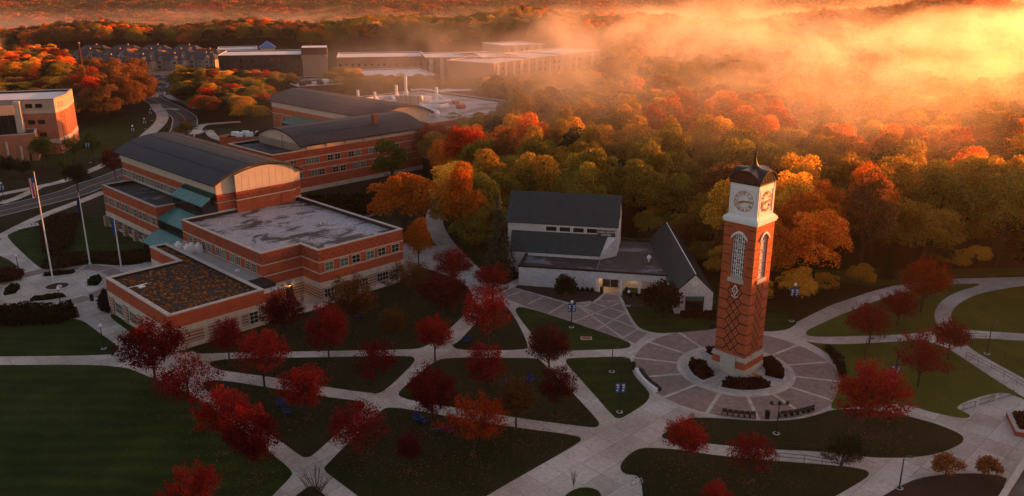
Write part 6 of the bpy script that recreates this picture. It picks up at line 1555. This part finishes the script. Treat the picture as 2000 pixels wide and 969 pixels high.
for (px_, py_) in ((232,141),(246,142),(262,143),(296,150),(310,151),(318,156),(332,158),(300,160),(316,166),(290,166),(296,174),(312,176),(328,172),(345,152),(360,150)):
    g = G(px_, py_); cn, _c = CARC[k % 6]; lb = '%s parked car in the far car park, %s' % (cn, ['by the townhouse end','second by the townhouses','third by the townhouses','left of the island','on the island edge','beside the long aisle','near the dark hedge','in the middle aisle','before the hedge row','at the aisle start','closest to the golden trees','by the barrier','nearest the conifer','at the upper aisle','at the aisle end'][k])
    if cn not in cp: cp[cn] = car(lb, g.x, g.y, r2.choice((0,1.57))+.3, cn)
    else: t = copy_tree(cp[cn]); t.location = (g.x, g.y, .03); t.rotation_euler = (0,0,r2.choice((0,1.57))+.3); t['label'] = lb
    k += 1
t = thing('parked_car', 'small red car behind the main barrel roof', 'car', (0,0,0)); bpy.data.objects.remove(t)
g = G(447,284); car('small red car parked behind the main barrel roof', g.x, g.y, .6, 'dark red')
g = G(62,193); car('white car in the far left lot', g.x, g.y, .6, 'white')
# rooftop units and round bay behind the main barrel
t = thing('utility_building', 'small round ended brick utility room with white roof units behind the barrel roof', 'building', tuple(G(492,292))); b = MB()
b.box(-7,5,-3,4,0,4.5,M_brick,top=M_gravroof); b.tube([(-7,.5,0),(-7,.5,4.5)], 3.2, M_brick, 20); b.build('wall', t); b = MB()
for i, (x, y) in enumerate(((-5,0),(-2,1.5),(0,-1),(2.5,1),(-3,-1.5))): b.box(x-1,x+1,y-.8,y+.8,4.52,5.8,M_metalwh)
b.build('roof_unit', t)

# ---------------------------------------------------------------- air: even haze, valley and wood mist, steam
hz = MB(); hz.box(-5200, 6200, -300, 6600, -60, 92, None); hz.mats = []
HZM = bpy.data.materials.new('haze'); HZM.use_nodes = True; nt = HZM.node_tree; nt.nodes.remove(nt.nodes['Principled BSDF'])
pv = N(nt, 'ShaderNodeVolumePrincipled'); pv.inputs['Density'].default_value = 0.00006; pv.inputs['Color'].default_value = (1.0, .86, .78, 1); pv.inputs['Anisotropy'].default_value = 0.72
nt.links.new(pv.outputs[0], nt.nodes['Material Output'].inputs['Volume'])
hz.mats = [HZM]; o = hz.build('haze'); tag(o, kind='stuff')
def mist(name, verts_box, dens, thr, scale, stretch, label, rot=0.0, seed=0.0, ani=.5, turn=0.0, centre=None, ramp=False):
    x0, x1, y0, y1, z0, z1 = verts_box; b = MB(); b.box(-1, 1, -1, 1, -1, 1, None)
    m = bpy.data.materials.new(name + ' vapour'); m.use_nodes = True; nt = m.node_tree; nt.nodes.remove(nt.nodes['Principled BSDF'])
    tc = N(nt, 'ShaderNodeTexCoord'); geo = N(nt, 'ShaderNodeNewGeometry'); mp = N(nt, 'ShaderNodeMapping'); mp.inputs['Scale'].default_value = stretch; mp.inputs['Location'].default_value = (seed*13.1, seed*7.7, seed); mp.inputs['Rotation'].default_value = (0, 0, rot)
    nt.links.new(geo.outputs['Position'], mp.inputs[0]); n = N(nt, 'ShaderNodeTexNoise'); n.inputs['Scale'].default_value = scale; n.inputs['Detail'].default_value = 6; n.inputs['Roughness'].default_value = .62; n.inputs['Distortion'].default_value = 1.3
    nt.links.new(mp.outputs[0], n.inputs['Vector'])
    d = math_n(nt, 'MULTIPLY', math_n(nt, 'MAXIMUM', math_n(nt, 'SUBTRACT', n.outputs[0], thr), 0.0), dens/.2)
    s = N(nt, 'ShaderNodeSeparateXYZ'); nt.links.new(tc.outputs['Object'], s.inputs[0])
    for ax_ in range(3):
        e = math_n(nt, 'SUBTRACT', 1.0, math_n(nt, 'POWER', math_n(nt, 'ABSOLUTE', s.outputs[ax_]), 2.0 if ax_ == 2 else 4.0)); d = math_n(nt, 'MULTIPLY', d, e)
    if ramp: d = math_n(nt, 'MULTIPLY', d, math_n(nt, 'MAXIMUM', math_n(nt, 'MULTIPLY_ADD', s.outputs[0], .25, .75), 0.0))
    v = N(nt, 'ShaderNodeVolumePrincipled'); nt.links.new(d, v.inputs['Density']); v.inputs['Color'].default_value = (1, .90, .82, 1); v.inputs['Anisotropy'].default_value = ani
    nt.links.new(v.outputs[0], nt.nodes['Material Output'].inputs['Volume']); b.mats = [m]; o = b.build(name); o.location = ((x0+x1)/2, (y0+y1)/2, (z0+z1)/2); o.scale = ((x1-x0)/2, (y1-y0)/2, (z1-z0)/2); o.rotation_euler = (0, 0, turn)
    if centre: o.location = (*centre, (z0+z1)/2)
    return tag(o, label, 'mist', None, 'stuff')
E1, E2 = Vector((math.sin(math.radians(31)), math.cos(math.radians(31)))), Vector((math.cos(math.radians(31)), -math.sin(math.radians(31))))
def oriented(a0, a1, p0, p1): c = E1*(a0+a1)/2 + E2*(p0+p1)/2; return (c.x, c.y), (-(p1-p0)/2, (p1-p0)/2, -(a1-a0)/2, (a1-a0)/2)
c_, bx_ = oriented(232, 640, -260, 45)
mist('mist', (*bx_, 5, 42), .026, .485, .019, (1, .8, 1.5), 'golden mist drifting over the wood on the right', .5, 1, .62, -math.radians(31), c_, True)
c_, bx_ = oriented(600, 1050, -430, 90)
mist('mist', (*bx_, 5, 50), .0046, .48, .015, (1, .75, 1.5), 'pink gold mist bank over the far ridge of the wood', .3, 7, .58, -math.radians(31), c_, True)
c_, bx_ = oriented(158, 300, -210, 4)
mist('mist', (*bx_, 6, 36), .0060, .38, .022, (1, .8, 1.5), 'thin golden veil over the near right part of the wood', .8, 4, .7, -math.radians(31), c_)
mist('valley_mist', (-1100, 1500, 900, 1500, -38, 18), .0042, .48, .0065, (1, .6, 2.6), 'bright mist lying in the valley behind the wood', .2, 2, .6)
mist('steam_plume', (-292,-252,405,430,14,36), .25, .45, .10, (1,1,1), 'white steam plume rising at the far left edge', .6, 3, .3)
